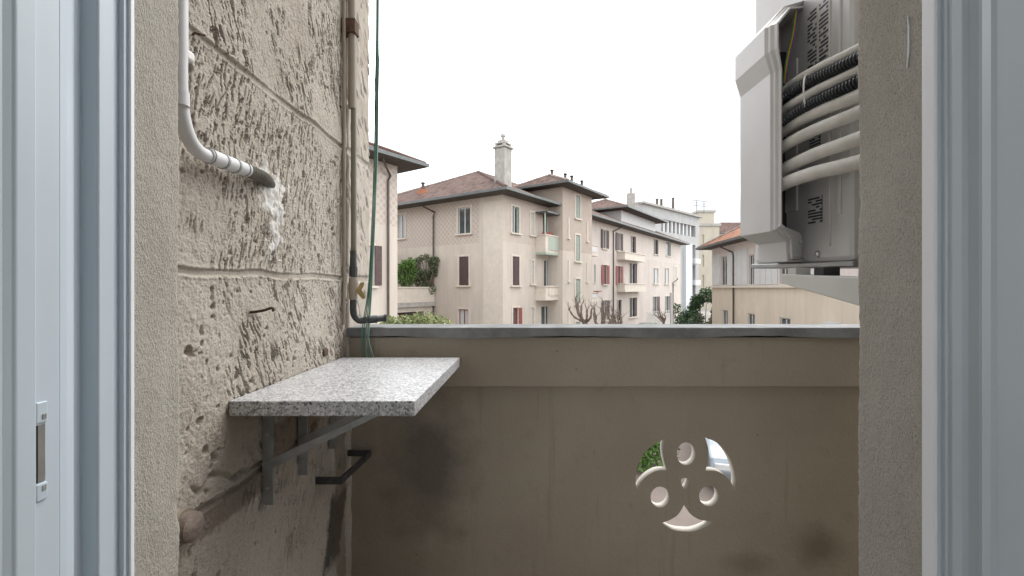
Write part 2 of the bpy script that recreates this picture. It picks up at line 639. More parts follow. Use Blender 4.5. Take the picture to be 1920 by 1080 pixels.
M_ROOF = m_roof('old_roof_tiles', (0.105, 0.066, 0.056), (0.17, 0.10, 0.082), (0.14, 0.105, 0.095))
M_ROOF2 = m_roof('orange_roof_tiles', (0.27, 0.125, 0.075), (0.37, 0.17, 0.10), (0.30, 0.165, 0.115))
M_ROOF2B = mat('terracotta', (0.36, 0.15, 0.085), 0.85, var=0.25, scale=4)
M_RIDGE = mat('ridge_mortar', (0.27, 0.22, 0.195), 0.9, var=0.3, scale=3)
M_CREAM = m_house('cream_lattice_render', (0.575, 0.515, 0.45), (0.415, 0.36, 0.32), 7.55, 0.0, 0.36)
M_CREAMC = m_house('cream_corner_render', (0.575, 0.515, 0.45), (0.415, 0.36, 0.32), 7.55, 1.9, 0.36)
M_CREAM2 = m_house('cream_render', (0.575, 0.515, 0.45), (0.455, 0.395, 0.345), 7.55, 0.0, 0.0)
M_TOWER = m_house('tower_render', (0.555, 0.495, 0.43), (0.38, 0.32, 0.275), 7.3, 0.0, 0.0)
M_PINK = m_house('pinkish_render', (0.57, 0.51, 0.465), (0.54, 0.485, 0.445), 7.8, 0.0, 0.0)
M_WHITE = m_house('white_block_render', (0.42, 0.42, 0.415), (0.40, 0.40, 0.39), 99, 0.0, 0.0)
M_YEL = m_house('pale_yellow_render', (0.48, 0.435, 0.36), (0.45, 0.41, 0.34), 99, 0.0, 0.0)
M_PEACH = m_house('peach_render', (0.62, 0.54, 0.445), (0.58, 0.515, 0.50), 4.72, 0.0, 0.0)
M_TRIM = mat('cream_trim', (0.58, 0.525, 0.455), 0.85, var=0.08, scale=3)
M_SOFF = mat('dark_soffit', (0.075, 0.062, 0.055), 0.85, var=0.2, scale=3)  # base colour darkened to carry the shadow under the eaves
M_GUT = mat('gutter_metal', (0.13, 0.14, 0.138), 0.5, 0.5, var=0.15, scale=3)
M_DOWN = mat('brown_downpipe', (0.09, 0.07, 0.06), 0.5, 0.3, var=0.2, scale=3)
M_GLASS = mat('window_glass', (0.06, 0.075, 0.08), 0.08, spec=0.7, var=0.4, scale=1.5)
M_CURT = mat('curtain_white', (0.5, 0.51, 0.51), 0.8, var=0.1, scale=8)
M_SHB = mat('brown_shutter', (0.085, 0.055, 0.055), 0.6, var=0.25, scale=5)
M_SHR = mat('red_shutter', (0.26, 0.075, 0.065), 0.6, var=0.2, scale=5)
M_SHG = mat('grey_green_shutter', (0.22, 0.245, 0.225), 0.6, var=0.15, scale=5)
M_SHT = mat('pale_green_shutter', (0.29, 0.325, 0.28), 0.6, var=0.12, scale=5)
M_SHP = mat('pale_shutter', (0.50, 0.47, 0.43), 0.6, var=0.1, scale=5)
M_WHT = mat('white_panel', (0.54, 0.54, 0.535), 0.6, var=0.06, scale=3)
M_GREENB = mat('pale_green_balcony', (0.36, 0.41, 0.35), 0.8, var=0.1, scale=3)
M_CONC = mat('chimney_render', (0.34, 0.325, 0.30), 0.9, var=0.25, scale=2.5, bump=0.2, bscale=12)
M_BARK = mat('bark', (0.16, 0.125, 0.10), 0.95, var=0.35, scale=14, bump=0.6, bscale=30)
M_LAUREL = m_leaf('laurel_leaf', (0.07, 0.11, 0.03), (0.20, 0.24, 0.10), (0.42, 0.40, 0.22))
M_LEAF = m_leaf('dark_leaf', (0.025, 0.055, 0.025), (0.05, 0.10, 0.045), (0.10, 0.15, 0.07))
M_LEAF2 = m_leaf('fresh_leaf', (0.06, 0.13, 0.03), (0.11, 0.22, 0.05), (0.20, 0.32, 0.09))
M_LEAF3 = m_leaf('olive_leaf', (0.07, 0.10, 0.05), (0.13, 0.165, 0.085), (0.24, 0.24, 0.15))
M_GROUND = mat('street_ground', (0.24, 0.225, 0.205), 0.95, var=0.2, scale=0.5, bump=0.2, bscale=20)
M_ROAD = mat('asphalt', (0.055, 0.055, 0.057), 0.9, var=0.25, scale=2, bump=0.3, bscale=60)
M_PAVE = mat('courtyard_paving', (0.165, 0.135, 0.12), 0.9, var=0.15, scale=1.5, bump=0.2, bscale=30)

# ------------------------------------------------------------------ the ground
g = MB().box(-400, 400, -300, 700, -1.0, 0.0).build('ground', M_GROUND)
tag(g, kind='structure')
g = MB().box(-3.0, 9.0, 2.6, 18.0, 0.004, 0.02).build('courtyard', M_PAVE)
tag(g, kind='structure')

# ------------------------------------------------------------------ our own house: room, wall, balcony
FZ = EYE - 1.25
LX, RX = -0.566, 0.553            # plaster reveals of the door opening
WX = -0.64                        # wing wall on the left of the balcony
PY = 1.675                        # inner face of the parapet panel


def setting(name, mb, m):
    return tag(mb.build(name, m), kind='structure')


setting('room_floor', MB().box(-2.2, 2.2, -3.4, 0.53, FZ - 0.18, FZ), M_RFLOOR)
setting('room_ceiling', MB().box(-2.2, 2.2, -3.4, 0.53, EYE + 1.5, EYE + 1.6), M_ROOM)
setting('room_side_wall', MB().box(-2.3, -2.2, -3.4, 0.53, FZ - 0.18, EYE + 1.6), M_ROOM)
setting('room_side_wall', MB().box(2.2, 2.3, -3.4, 0.53, FZ - 0.18, EYE + 1.6), M_ROOM)
# far wall of the room; unseen window opening added and sized to light the frame
rb = MB()
rb.box(-2.3, -2.1, -3.5, -3.4, FZ - 0.18, EYE + 1.6)
rb.box(0.5, 2.3, -3.5, -3.4, FZ - 0.18, EYE + 1.6)
rb.box(-2.1, 0.5, -3.5, -3.4, FZ - 0.18, EYE - 0.9)
rb.box(-2.1, 0.5, -3.5, -3.4, EYE + 1.35, EYE + 1.6)
setting('room_end_wall', rb, M_ROOM)

house = thing('house_wall', 'beige rendered house wall framing the balcony door opening on both sides', 'wall', (0, 0.6, 0))
TOPZ = 7.6
mb = MB().box(-6, -0.64, 0.53, 0.66, 0, TOPZ)
mb.box(0.625, 6, 0.53, 0.625, 0, TOPZ)
mb.box(-0.64, 0.625, 0.53, 0.66, EYE + 1.05, TOPZ)
mb.box(-0.64, 0.625, 0.53, 0.74, 0, FZ - 0.02)
mb.build('wall_core', M_ROOM, house)


def reveal(x, y0, y1, side, x_far, seed):
    """finely uneven plaster reveal with a worn outer arris, returning along the facade"""
    zs = np.arange(EYE - 1.3, EYE + 1.1, 0.004)
    prof = []                                              # (y, out) around the corner
    nr = 26
    for i in range(nr):
        prof.append((x, y0 + (y1 - 0.006 - y0) * i / (nr - 1)))
    for a in (22, 45, 68, 90):
        prof.append((x + side * 0.006 * (1 - math.cos(R(a))), y1 - 0.006 + 0.006 * math.sin(R(a))))
    for d in (0.01, 0.02, 0.035):
        prof.append((x + side * d, y1))
    prof.append((x_far, y1))
    pr = np.array(prof)
    A, Zg = np.meshgrid(np.arange(len(prof)), zs, indexing='ij')
    X0, Y0 = pr[A, 0], pr[A, 1]
    dist = np.cumsum(np.r_[0, np.hypot(*np.diff(pr, axis=0).T)])[A]
    h = (grid_noise(dist * 30 + 9, Zg * 12, seed) - 0.5) * 0.0026 + (grid_noise(dist * 260, Zg * 200, seed + 1) - 0.5) * 0.0014
    edge = np.exp(-((dist - (y1 - y0)) / 0.008) ** 2)
    chip = sstep(0.72, 0.9, grid_noise(Zg * 14, Zg * 0, seed + 2)) * 0.003
    h -= edge * chip
    fac = np.where(A < nr, 1.0, 0.0)
    X1 = X0 - side * h * np.where(A < nr + 2, 1, 0)
    Y1 = Y0 + h * np.where(A >= nr, 1, 0)
    pts = np.stack([X1, Y1, Zg], -1)
    if side > 0:
        pts = pts[::-1]
    return grid_mesh('door_reveal', pts, M_JAMB, house)


reveal(LX, 0.659, 0.75, -1, WX - 0.01, 31)
reveal(RX, 0.625, 0.75, 1, 3.0, 57)
mb = MB().box(-6, WX - 0.6, 0.66, 0.75, 0, TOPZ)
mb.box(RX + 0.012, 6, 0.625, 0.742, 0, TOPZ)
mb.box(WX + 0.001, LX - 0.006, 0.66, 0.742, 0, TOPZ)
mb.box(LX - 0.006, RX + 0.012, 0.66, 0.75, EYE + 1.1, TOPZ)
mb.build('outer_render', M_JAMB, house)

# old paint smear high on the right reveal
sm_ = [(1704, 28), (1706, 60), (1705.5, 95), (1702, 128)]
lft, rgt = [], []
for i, (x, y) in enumerate(spline([(a, b, 0) for a, b in sm_], 6)[j][:2] for j in range(19)):
    w_ = (0.3 + 1.9 * math.sin(math.pi * i / 18)) * random.uniform(.5, 1.1)
    for arr, k in ((lft, -w_), (rgt, w_)):
        q = Pw(x + k, y, RX)
        arr.append((q[1], q[2]))
MB().prism(lft + rgt[::-1], RX + 0.004, RX - 0.0022, lambda p, a: (a, p[0], p[1])).build('paint_smear', mat('blue_white_paint', (0.62, 0.66, 0.72), 0.5), house)

# ---- rough wing wall at the left of the balcony
wing = thing('wing_wall', 'rough scratched beige plaster wall along the left of the balcony', 'wall', (WX - 0.2, 1.2, 0))
ys = np.arange(0.745, 1.6415, 0.0021)
zs = np.arange(EYE - 1.10, EYE + 1.08, 0.0021)
Yg, Zg = np.meshgrid(ys, zs, indexing='ij')
zr = Zg - EYE
JO = (0.488, 0.022, -0.452)


def streaks(th, la, lc, seed, lo, hi):
    ca, sa = math.cos(th), math.sin(th)
    wob = (grid_noise(Yg * 9, Zg * 9, seed + 9) - 0.5) * 0.03
    a = (Yg * ca + Zg * sa) / la
    c = (-Yg * sa + Zg * ca + wob) / lc
    n1 = grid_noise(a + 50, c + 50, seed)
    n2 = grid_noise(a * 2.3 + 11, c * 1.9 + 7, seed + 1)
    return sstep(lo, hi, n1 * 0.66 + n2 * 0.34)


msk = grid_noise(Yg * 7 + 3, Zg * 5 + 1, 90) * 0.6 + grid_noise(Yg * 17, Zg * 13, 91) * 0.4
def tooled(deg, seed, m=1.0):
    """fine scratches plus sparser, longer gouges"""
    fine = streaks(R(deg), 0.027 * m, 0.0034, seed, 0.68, 0.73)
    coarse = streaks(R(deg + 6), 0.055 * m, 0.0050, seed + 4, 0.735, 0.78)
    return np.maximum(fine * 0.8, coarse)


top = tooled(-72, 3)
mid = tooled(76, 113)
low = tooled(-64, 223)
bot = tooled(72, 333, 1.5)
pan = np.where(zr > JO[0], top, np.where(zr > JO[1], mid, np.where(zr > JO[2], low, bot)))
pits = pan * sstep(0.38, 0.62, msk)
hol = sstep(0.80, 0.92, grid_noise(Yg * 60, Zg * 42, 71) * 0.7 + grid_noise(Yg * 130, Zg * 100, 72) * 0.3)
disp = -0.0125 * pits - 0.009 * hol
disp += (grid_noise(Yg * 6, Zg * 6, 5) - 0.5) * 0.010 + (grid_noise(Yg * 38, Zg * 30, 6) - 0.5) * 0.0026
disp += (grid_noise(Yg * 150, Zg * 120, 8) - 0.5) * 0.0018 + (grid_noise(Yg * 330, Zg * 300, 9) - 0.5) * 0.0020
for j, z0 in enumerate(JO):
    d = np.abs(zr - z0 - (grid_noise(Yg * 10, Zg * 0, 60 + j) - 0.5) * 0.008 - 0.012)
    k = sstep(0.0085, 0.0050, d)
    base = -0.0055 + (grid_noise(Yg * 40, Zg * 40, 64) - 0.5) * 0.002
    disp = disp * (1 - k) + base * k
    lip = np.exp(-((d - 0.011) / 0.003) ** 2)
    disp += lip * 0.0015
# a crack that climbs towards the shelf bracket, and a few old knocked-out spots
cz = -0.395 - 0.0 + (Yg - 0.90) * -0.12 + (grid_noise(Yg * 30, Yg * 0, 77) - 0.5) * 0.03
disp -= 0.012 * np.exp(-((zr - cz) / 0.006) ** 2) * sstep(0.86, 0.92, Yg) * sstep(1.2, 1.12, Yg) * (0.4 + grid_noise(Yg * 50, Zg * 50, 78))
for (px_, py_, r, d) in ((590, 800, 0.016, 0.02), (575, 818, 0.010, 0.014), (643, 812, 0.012, 0.015), (375, 790, 0.008, 0.010), (400, 858, 0.009, 0.012), (352, 660, 0.012, 0.012),
                        (480, 868, 0.012, 0.02), (440, 893, 0.012, 0.015), (385, 845, 0.009, 0.012), (606, 880, 0.010, 0.012), (610, 905, 0.008, 0.010), (610, 657, 0.010, 0.010), (352, 120, 0.012, 0.014)):
    _, yy, zz_ = Pw(px_, py_, WX)
    rr_ = np.hypot((Yg - yy) * 0.8, Zg - zz_) + (grid_noise(Yg * 90, Zg * 90, 79) - 0.5) * r * 1.1
    disp -= d * sstep(r, r * 0.45, rr_)
WALL_Y, WALL_Z, WALL_D = Yg, Zg, disp
pts = np.stack([WX + disp, Yg, Zg], -1)
grid_mesh('plaster_face', pts, M_WALL, wing)
mb = MB().box(WX - 0.6, WX - 0.03, 0.752, 1.885, 0, TOPZ)
mb.box(WX - 0.03, WX - 0.002, 0.752, 1.64, EYE + 1.08, TOPZ)
mb.box(WX - 0.03, WX - 0.002, 0.752, 1.64, 0, EYE - 1.10)
mb.build('wall_core', M_WALL, wing)
# end of the wing wall beyond the pipe
ys = np.arange(1.640, 1.8805, 0.004)
zs = np.arange(EYE - 1.3, EYE + 1.7, 0.004)
Yg, Zg = np.meshgrid(ys, zs, indexing='ij')
zr = Zg - EYE
dd = -0.007 * streaks(R(-60), 0.05, 0.011, 43, 0.62, 0.82) + (grid_noise(Yg * 30, Zg * 20, 6) - 0.5) * 0.006
for z0 in JO:
    dd = np.where(np.abs(zr - z0 - 0.012) < 0.012, -0.006, dd)
xe = WX + 0.008 + dd - 0.03 * sstep(1.868, 1.881, Yg) - 0.03 * sstep(1.646, 1.640, Yg)
grid_mesh('wall_end', np.stack([xe, Yg, Zg], -1), M_WALL, wing)

# ---- balcony slab, parapet, balcony above
slab = MB().box(WX - 0.02, 3.0, 0.76, 1.80, FZ - 0.2, FZ).build('balcony_floor', M_TILE)
tag(slab, kind='structure')
par = thing('balcony_parapet', 'dull brown balcony parapet with grey coping and cut-out rosette', 'parapet', (0.5, 1.7, FZ))
ZC0, ZC1, ZB = EYE - 0.178, EYE - 0.1432, EYE - 0.361
# coping: uneven lower arris
mb = MB()
N = 90
xs_ = [WX - 0.0 + (3.0 - WX) * i / N for i in range(N + 1)]
vs, fs = [], []
for i, x in enumerate(xs_):
    e = (random.random() - 0.5) * 0.004 + 0.004 * math.sin(x * 9)
    f = (random.random() - 0.5) * 0.0012
    vs += [(x, 1.642 + f, ZC0 + e), (x, 1.644 + f, ZC1 - 0.002), (x, 1.647, ZC1), (x, 1.800, ZC1), (x, 1.800, ZC0)]
for i in range(N):
    a, b = i * 5, i * 5 + 5
    for k in range(5):
        fs.append((a + k, a + (k + 1) % 5, b + (k + 1) % 5, b + k))
fs += [(0, 1, 2, 3, 4), tuple(N * 5 + k for k in (4, 3, 2, 1, 0))]
mb.add(vs, fs).build('coping', M_COPE, par)
MB().box(WX, 3.0, 1.655, 1.790, ZB, ZC0 - 0.002).build('top_beam', M_PAR, par, bevel=0.003)


def hole_panel():
    """thin panel with the rosette cut right through it"""
    cu = bpy.data.curves.new('panel_outline', 'CURVE')
    cu.dimensions = '2D'
    cu.fill_mode = 'BOTH'
    cu.extrude = 0.018
    T = 1.675

    def loop(pts):
        sp = cu.splines.new('POLY')
        sp.points.add(len(pts) - 1)
        for q, (x, z) in zip(sp.points, pts):
            q.co = (x, z, 0, 1)
        sp.use_cyclic_u = True

    def px(pts, closed=True):
        return [((x - CX) / F * T, EYE + (CY - y) / F * T) for x, y in pts]

    def ell(x, y, rx, ry, n=28):
        return px([(x + rx * math.cos(2 * math.pi * i / n), y + ry * math.sin(2 * math.pi * i / n)) for i in range(n)])

    def curve(pts, n=6):
        return [(p.x, p.y) for p in spline([(x, y, 0) for x, y in pts], n)]
    loop([(WX, FZ), (3.0, FZ), (3.0, ZB + 0.01), (WX, ZB + 0.01)])
    loop(ell(1237.5, 932, 17.6, 19.5))
    loop(ell(1329, 930, 18.2, 19))
    loop(ell(1286.5, 851, 17.3, 21.5))
    loop(px(curve([(1284, 917.5), (1279.5, 911), (1276.8, 899), (1284, 896.5), (1291.5, 899), (1289, 911), (1284, 917.5)], 5)[:-1]))
    a = curve([(1194, 918), (1191.5, 899), (1196, 872), (1208, 850), (1224, 835), (1247, 822)])
    b = curve([(1247, 822), (1243, 842), (1245, 862), (1250.5, 882)])
    c = curve([(1250.5, 882), (1232, 882.5), (1214, 892), (1202, 904), (1194, 918)])
    loop(px(a[:-1] + b[:-1] + c[:-1]))
    a = curve([(1378, 920), (1379, 898), (1373, 870), (1360, 846), (1344, 830), (1322, 820)])
    b = curve([(1322, 820), (1328, 842), (1328, 862), (1323, 882.5)])
    c = curve([(1323, 882.5), (1341, 883), (1357, 890), (1369, 902), (1378, 920)])
    loop(px((a[:-1] + b[:-1] + c[:-1])))
    a = curve([(1283, 946), (1295, 964), (1314, 975), (1337, 977)])
    b = curve([(1337, 977), (1322, 988), (1300, 996), (1283, 996.5), (1262, 993), (1239, 981)])
    c = curve([(1239, 981), (1256, 975), (1272, 964), (1283, 946)])
    loop(px(a[:-1] + b[:-1] + c[:-1]))
    ob = bpy.data.objects.new('tmp_panel', cu)
    col.objects.link(ob)
    dg = bpy.context.evaluated_depsgraph_get()
    me = bpy.data.meshes.new_from_object(ob.evaluated_get(dg))
    bpy.data.objects.remove(ob)
    bpy.data.curves.remove(cu)
    bm = bmesh.new()
    bm.from_mesh(me)
    bmesh.ops.remove_doubles(bm, verts=bm.verts, dist=1e-5)
    bmesh.ops.recalc_face_normals(bm, faces=bm.faces)
    off = root_loc(par)
    for v in bm.verts:
        x, z, d = v.co
        v.co = Vector((x, 1.693 - d, z)) - off
    bmesh.ops.recalc_face_normals(bm, faces=bm.faces)
    bm.to_mesh(me)
    bm.free()
    me.materials.clear()
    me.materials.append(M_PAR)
    me.materials.append(mat('pale_paint_skylit_sides', (0.52, 0.49, 0.445), 0.85, var=0.1, scale=8))  # pale back paint; on the hole sides it stands in for sky light
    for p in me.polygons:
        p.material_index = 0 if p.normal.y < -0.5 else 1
    me.name = 'pierced_panel'
    o = bpy.data.objects.new('pierced_panel', me)
    col.objects.link(o)
    o.parent = par
    return o


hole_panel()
MB().box(2.9, 3.0, 0.76, 1.66, FZ, ZB + 0.05).build('side_panel', M_PAR, par)

# ------------------------------------------------------------------ white door frame and the two open leaves
ZT = EYE + 1.05


def profile(name, pts, xback, parent, m=M_UPVC, z0=FZ, z1=ZT):
    poly = pts + [(xback, pts[-1][1]), (xback, pts[0][1])]
    return MB().prism(poly, z0, z1, lambda p, a: (p[0], p[1], a)).build(name, m, parent, bevel=0.0012)


fr = thing('door_frame', 'white plastic balcony door frame set in the plaster opening', 'door frame', (0, 0.6, FZ))
profile('frame_jamb', [(-0.5665, 0.6585), (-0.5665, 0.6515), (-0.5685, 0.6512), (-0.5688, 0.648), (-0.567, 0.6478), (-0.5672, 0.6445),
                       (-0.574, 0.6435), (-0.574, 0.634), (-0.571, 0.6325), (-0.5715, 0.612), (-0.5735, 0.610), (-0.590, 0.606),
                       (-0.590, 0.590), (-0.580, 0.586), (-0.5745, 0.578), (-0.5715, 0.568), (-0.5705, 0.5585)], -0.632, fr)
profile('frame_jamb', [(0.5525, 0.6245), (0.5525, 0.604), (0.557, 0.6035), (0.557, 0.599), (0.5555, 0.5985), (0.5555, 0.595), (0.558, 0.5945),
                       (0.558, 0.5875), (0.5555, 0.5865), (0.556, 0.5735), (0.5605, 0.5695), (0.563, 0.560), (0.5635, 0.547)], 0.62, fr)
M_TRIMW = mat('bright_white_trim', (0.84, 0.855, 0.89), 0.3, var=0.02)
MB().box(-0.580, -0.5640, 0.6525, 0.6588, FZ, ZT).build('trim_strip', M_TRIMW, fr, bevel=0.0008)
MB().box(0.5495, 0.565, 0.6045, 0.6248, FZ, ZT).build('trim_strip', M_TRIMW, fr, bevel=0.0015)
MB().box(-0.63, 0.62, 0.56, 0.6235, ZT, ZT + 0.05).build('frame_head', M_UPVC, fr, bevel=0.002)
MB().box(-0.566, 0.552, 0.56, 0.62, FZ, FZ + 0.03).build('threshold', M_PLATE, fr, bevel=0.002)


def leaf(label, sgn, xf, ya, group):
    t = thing('door_leaf', label, 'door', (sgn * 0.61, 0.3, FZ), group)
    z0, z1 = FZ + 0.012, ZT - 0.01
    return t


lf = leaf('white door leaf folded back at the far left, with a steel strike plate', -1, 0, 0, 'open door leaves')
z0, z1 = FZ + 0.012, ZT - 0.01
profile('stile', [(-0.572, 0.5555), (-0.5645, 0.5525), (-0.5635, 0.5235), (-0.5605, 0.5225), (-0.5605, 0.502), (-0.5625, 0.499), (-0.565, 0.492), (-0.565, 0.44)], -0.625, lf, z0=z0, z1=z1)
profile('stile', [(-0.565, 0.02), (-0.565, -0.06)], -0.625, lf, z0=z0, z1=z1)
MB().box(-0.623, -0.567, 0.02, 0.44, z0, z0 + 0.09).build('rail', M_UPVC, lf)
MB().box(-0.623, -0.567, 0.02, 0.44, z1 - 0.09, z1).build('rail', M_UPVC, lf)
MB().box(-0.602, -0.588, 0.02, 0.44, z0 + 0.09, z1 - 0.09).build('glass_pane', M_GLASS, lf)
# strike plate: two bevelled steel keeps with a dark slot between
zt, zb = Pw(64, 757, -0.562)[2], Pw(64, 945, -0.562)[2]
zi, zj = Pw(64, 797, -0.562)[2], Pw(64, 912, -0.562)[2]
MB().box(-0.5642, -0.5618, 0.5240, 0.5365, zb, zj).build('strike_plate', M_UPVC, lf, bevel=0.002)
sp = MB().box(-0.5642, -0.5618, 0.5240, 0.5365, zi, zt).build('strike_plate', M_UPVC, lf, bevel=0.002)
MB().box(-0.5642, -0.5628, 0.5240, 0.5345, zj + 0.002, zi - 0.002).build('slot', M_PLATE, sp)
MB().box(-0.5642, -0.5625, 0.5240, 0.5262, zj + 0.002, zi - 0.002).build('slot_shadow_gap', M_BLACK, sp)
for zz in (zi + 0.004, zj - 0.009):
    MB().box(-0.5620, -0.5612, 0.5300, 0.5345, zz, zz + 0.006).build('latch_ramp', M_STEEL, sp)

rf = leaf('white door leaf folded back at the far right edge of the view', 1, 0, 0, 'open door leaves')
profile('stile', [(0.566, 0.545), (0.5495, 0.5425), (0.5485, 0.531), (0.5505, 0.526), (0.551, 0.44)], 0.61, rf, z0=z0, z1=z1)
profile('stile', [(0.551, 0.02), (0.551, -0.06)], 0.61, rf, z0=z0, z1=z1)
MB().box(0.553, 0.608, 0.02, 0.44, z0, z0 + 0.09).build('rail', M_UPVC, rf)
MB().box(0.553, 0.608, 0.02, 0.44, z1 - 0.09, z1).build('rail', M_UPVC, rf)
MB().box(0.575, 0.589, 0.02, 0.44, z0 + 0.09, z1 - 0.09).build('glass_pane', M_GLASS, rf)

# ------------------------------------------------------------------ things on the balcony
# granite shelf
sh = thing('granite_shelf', 'speckled grey granite shelf on steel brackets fixed to the rough wall', 'shelf', (WX, 1.3, EYE - 0.28))
ZS1, ZS0 = EYE - 0.2445, EYE - 0.2775
MB().prism([(WX + 0.004, 0.980), (-0.2335, 0.980), (-0.222, 1.597), (WX + 0.004, 1.597)], ZS0, ZS1, lambda p, a: (p[0], p[1], a)).build('slab', M_GRAN, sh, bevel=0.0022)
for k, px_ in enumerate((491, 558, 617)):
    yc = WX * F / (px_ - CX)
    zb_ = EYE - 0.532
    b = MB().prism([(WX + 0.001, yc), (WX + 0.027, yc), (WX + 0.027, yc + 0.004), (WX + 0.005, yc + 0.004), (WX + 0.005, yc + 0.026), (WX + 0.001, yc + 0.026)], zb_, ZS0 - 0.005, lambda p, a: (p[0], p[1], a))
    b.box(WX + 0.001, -0.30, yc, yc + 0.026, ZS0 - 0.0048, ZS0 - 0.0008)
    b = b.build('bracket', M_STEEL, sh)
    # strut: a flat bar standing on edge
    a0, a1 = (WX + 0.006, EYE - 0.438), (-0.315, ZS0 - 0.004)
    dx, dz = a1[0] - a0[0], a1[1] - a0[1]
    ln = math.hypot(dx, dz)
    nx, nz_ = -dz / ln * 0.011, dx / ln * 0.011
    if k != 2:
        MB().prism([(a0[0] - nx, a0[1] - nz_), (a1[0] - nx, a1[1] - nz_), (a1[0] + nx * 0.6, a1[1]), (a0[0] + nx, a0[1] + nz_)], yc - 0.0055, yc - 0.0005,
                   lambda p, a: (p[0], a, p[1])).build('strut', M_STEEL, b)
    for zz in (-0.36, -0.49):
        MB().tube([(WX + 0.014, yc + 0.003, EYE + zz), (WX + 0.014, yc - 0.003, EYE + zz)], 0.0045, 8).build('screw', M_SCREW, b)

# white conduit with the grey corrugated tail
cd = thing('wall_conduit', 'white plastic conduit bending into the wall through a grey corrugated tail', 'conduit', (WX + 0.03, 0.95, EYE))
hole = Vector(Pw(508, 341, WX + 0.002))
XP = WX + 0.034
pa = [(XP + 0.004, 0.796, EYE + 2.9), (XP + 0.004, 0.796, EYE + 0.62), (XP + 0.004, 0.796, EYE + 0.5), (XP + 0.004, 0.796, EYE + 0.42), (XP + 0.002, 0.798, EYE + 0.36), (XP, 0.810, EYE + 0.295), (XP, 0.845, EYE + 0.256), Pw(420, 303, XP), Pw(436, 309, XP)]
path = spline(pa, 8)
MB().tube(path, 0.0125, 18).build('curved_tube', M_WPIPE, cd, smooth=True)
p1, p2 = Vector(Pw(388, 291, XP)), Vector(Pw(462, 319, XP - 0.002))
slv = MB().tube([p1, p1.lerp(p2, .5), p2], 0.0150, 18).build('sleeve', M_WPIPE, cd, smooth=True)
for t, ww in ((0.04, 0.0015), (0.36, 0.003), (0.66, 0.003), (0.93, 0.002)):
    q = p1.lerp(p2, t)
    d = (p2 - p1).normalized()
    MB().tube([q - d * ww, q + d * ww], 0.0162, 18).build('ring', M_BAND, slv, smooth=True)
cp = resample(spline([p2 - (p2 - p1).normalized() * .01, p2, p2.lerp(hole, 0.6) + Vector((0.004, 0, 0)), hole + Vector((-0.01, 0.012, -0.004))], 24), 0.0016)
MB().tube(cp, [0.0125 + (0.0018, 0.0018, 0.0004, -0.0022, -0.0022)[i % 5] for i in range(len(cp))], 16).build('corrugated_tail', M_GCORR, cd, smooth=True)
q = Vector(Pw(340, 187, XP + 0.004))
MB().tube([(q.x, 0.796, q.z - .012), (q.x, 0.796, q.z + .012)], 0.0145, 16).build('coupling', M_WPIPE, cd, smooth=True)
# white filler smeared round the hole, following the plaster below it
U, V = (WALL_Y - hole.y - 0.022) / 0.085, (WALL_Z - hole.z + 0.050) / 0.150
i0, i1 = np.where((U[:, 0] > -1.1) & (U[:, 0] < 1.1))[0][[0, -1]]
j0, j1 = np.where((V[0] > -1.1) & (V[0] < 1.1))[0][[0, -1]]
sl = (slice(i0, i1), slice(j0, j1))
U, V, wd = U[sl], V[sl], WALL_D[sl]
cxw = 0.95 - 0.35 * sstep(0.2, -0.6, V)
sh_ = 0.95 - np.sqrt((U / cxw) ** 2 + (V / 0.88) ** 2)
sh_ += (grid_noise(U * 4 + 8, V * 7 + 4, 201) - 0.5) * 0.9 + (grid_noise(U * 9 + 8, V * 15 + 4, 202) - 0.5) * 0.45
sh_ = np.where(np.maximum(np.abs(U), np.abs(V)) > 1.0, -1, sh_)
mk = sstep(0.02, 0.12, sh_)
thin = sstep(0.05, 0.7, sh_)
for _ in range(3):
    wb_ = np.pad(np.maximum(wd, -0.005), 2, mode='edge')
    wb_ = sum(wb_[i:i + wd.shape[0], j:j + wd.shape[1]] for i in range(5) for j in range(5)) / 25
fill = np.maximum(np.maximum(wb_, -0.005) * (1 - 0.5 * thin), wb_) + 0.0006 + 0.0022 * thin + (grid_noise(U * 12, V * 20, 203) - 0.5) * 0.0012
hgt = np.where(mk > 0.5, fill, wd - 0.004)
tag(grid_mesh('filler_patch', np.stack([WX + hgt, WALL_Y[sl], WALL_Z[sl]], -1), M_PATCH), 'splash of white filler plastered round the conduit hole', 'filler')

# small cream cable clip beside the upper conduit
MB().prism([(0.784, 0), (0.806, 0), (0.806, 0.018), (0.784, 0.018)], WX - 0.004, WX + 0.05, lambda p, a: (a, p[0] + 0.012, EYE + 0.404 + p[1])).build('clip_body', M_TIE, cd, bevel=0.004)

# hooks in the wall
hk = [Vector(Pw(360, 66, WX - 0.006)), Vector(Pw(366, 62, WX + 0.012)), Vector(Pw(372, 64, WX + 0.030)), Vector(Pw(384, 66, WX + 0.034))]
tag(MB().tube(spline(hk, 5), 0.0022, 8).build('wall_hook', M_RUST, None, True), 'twisted rusty wire hook in the upper plaster joint', 'hook')
y0 = Pw(470, 592, WX)[1]
hk = [(WX - 0.008, y0, EYE - 0.057), (WX + 0.012, y0 - 0.004, EYE - 0.056), (WX + 0.036, y0 - 0.006, EYE - 0.052), (WX + 0.052, y0 - 0.004, EYE - 0.047), (WX + 0.056, y0 - 0.003, EYE - 0.055)]
tag(MB().tube(spline(hk, 5), 0.0032, 8).build('wall_hook', M_RUST, None, True), 'bent rusty nail hook sticking out above the shelf', 'hook')
c_ = Pw(608, 661, WX)
tag(MB().box(WX - 0.008, WX + 0.007, c_[1] - 0.016, c_[1] + 0.016, c_[2] - 0.011, c_[2] + 0.011).build('iron_plate', M_RUST, None, bevel=0.002), 'small rusty iron plate in the wall just above the shelf back', 'plate')
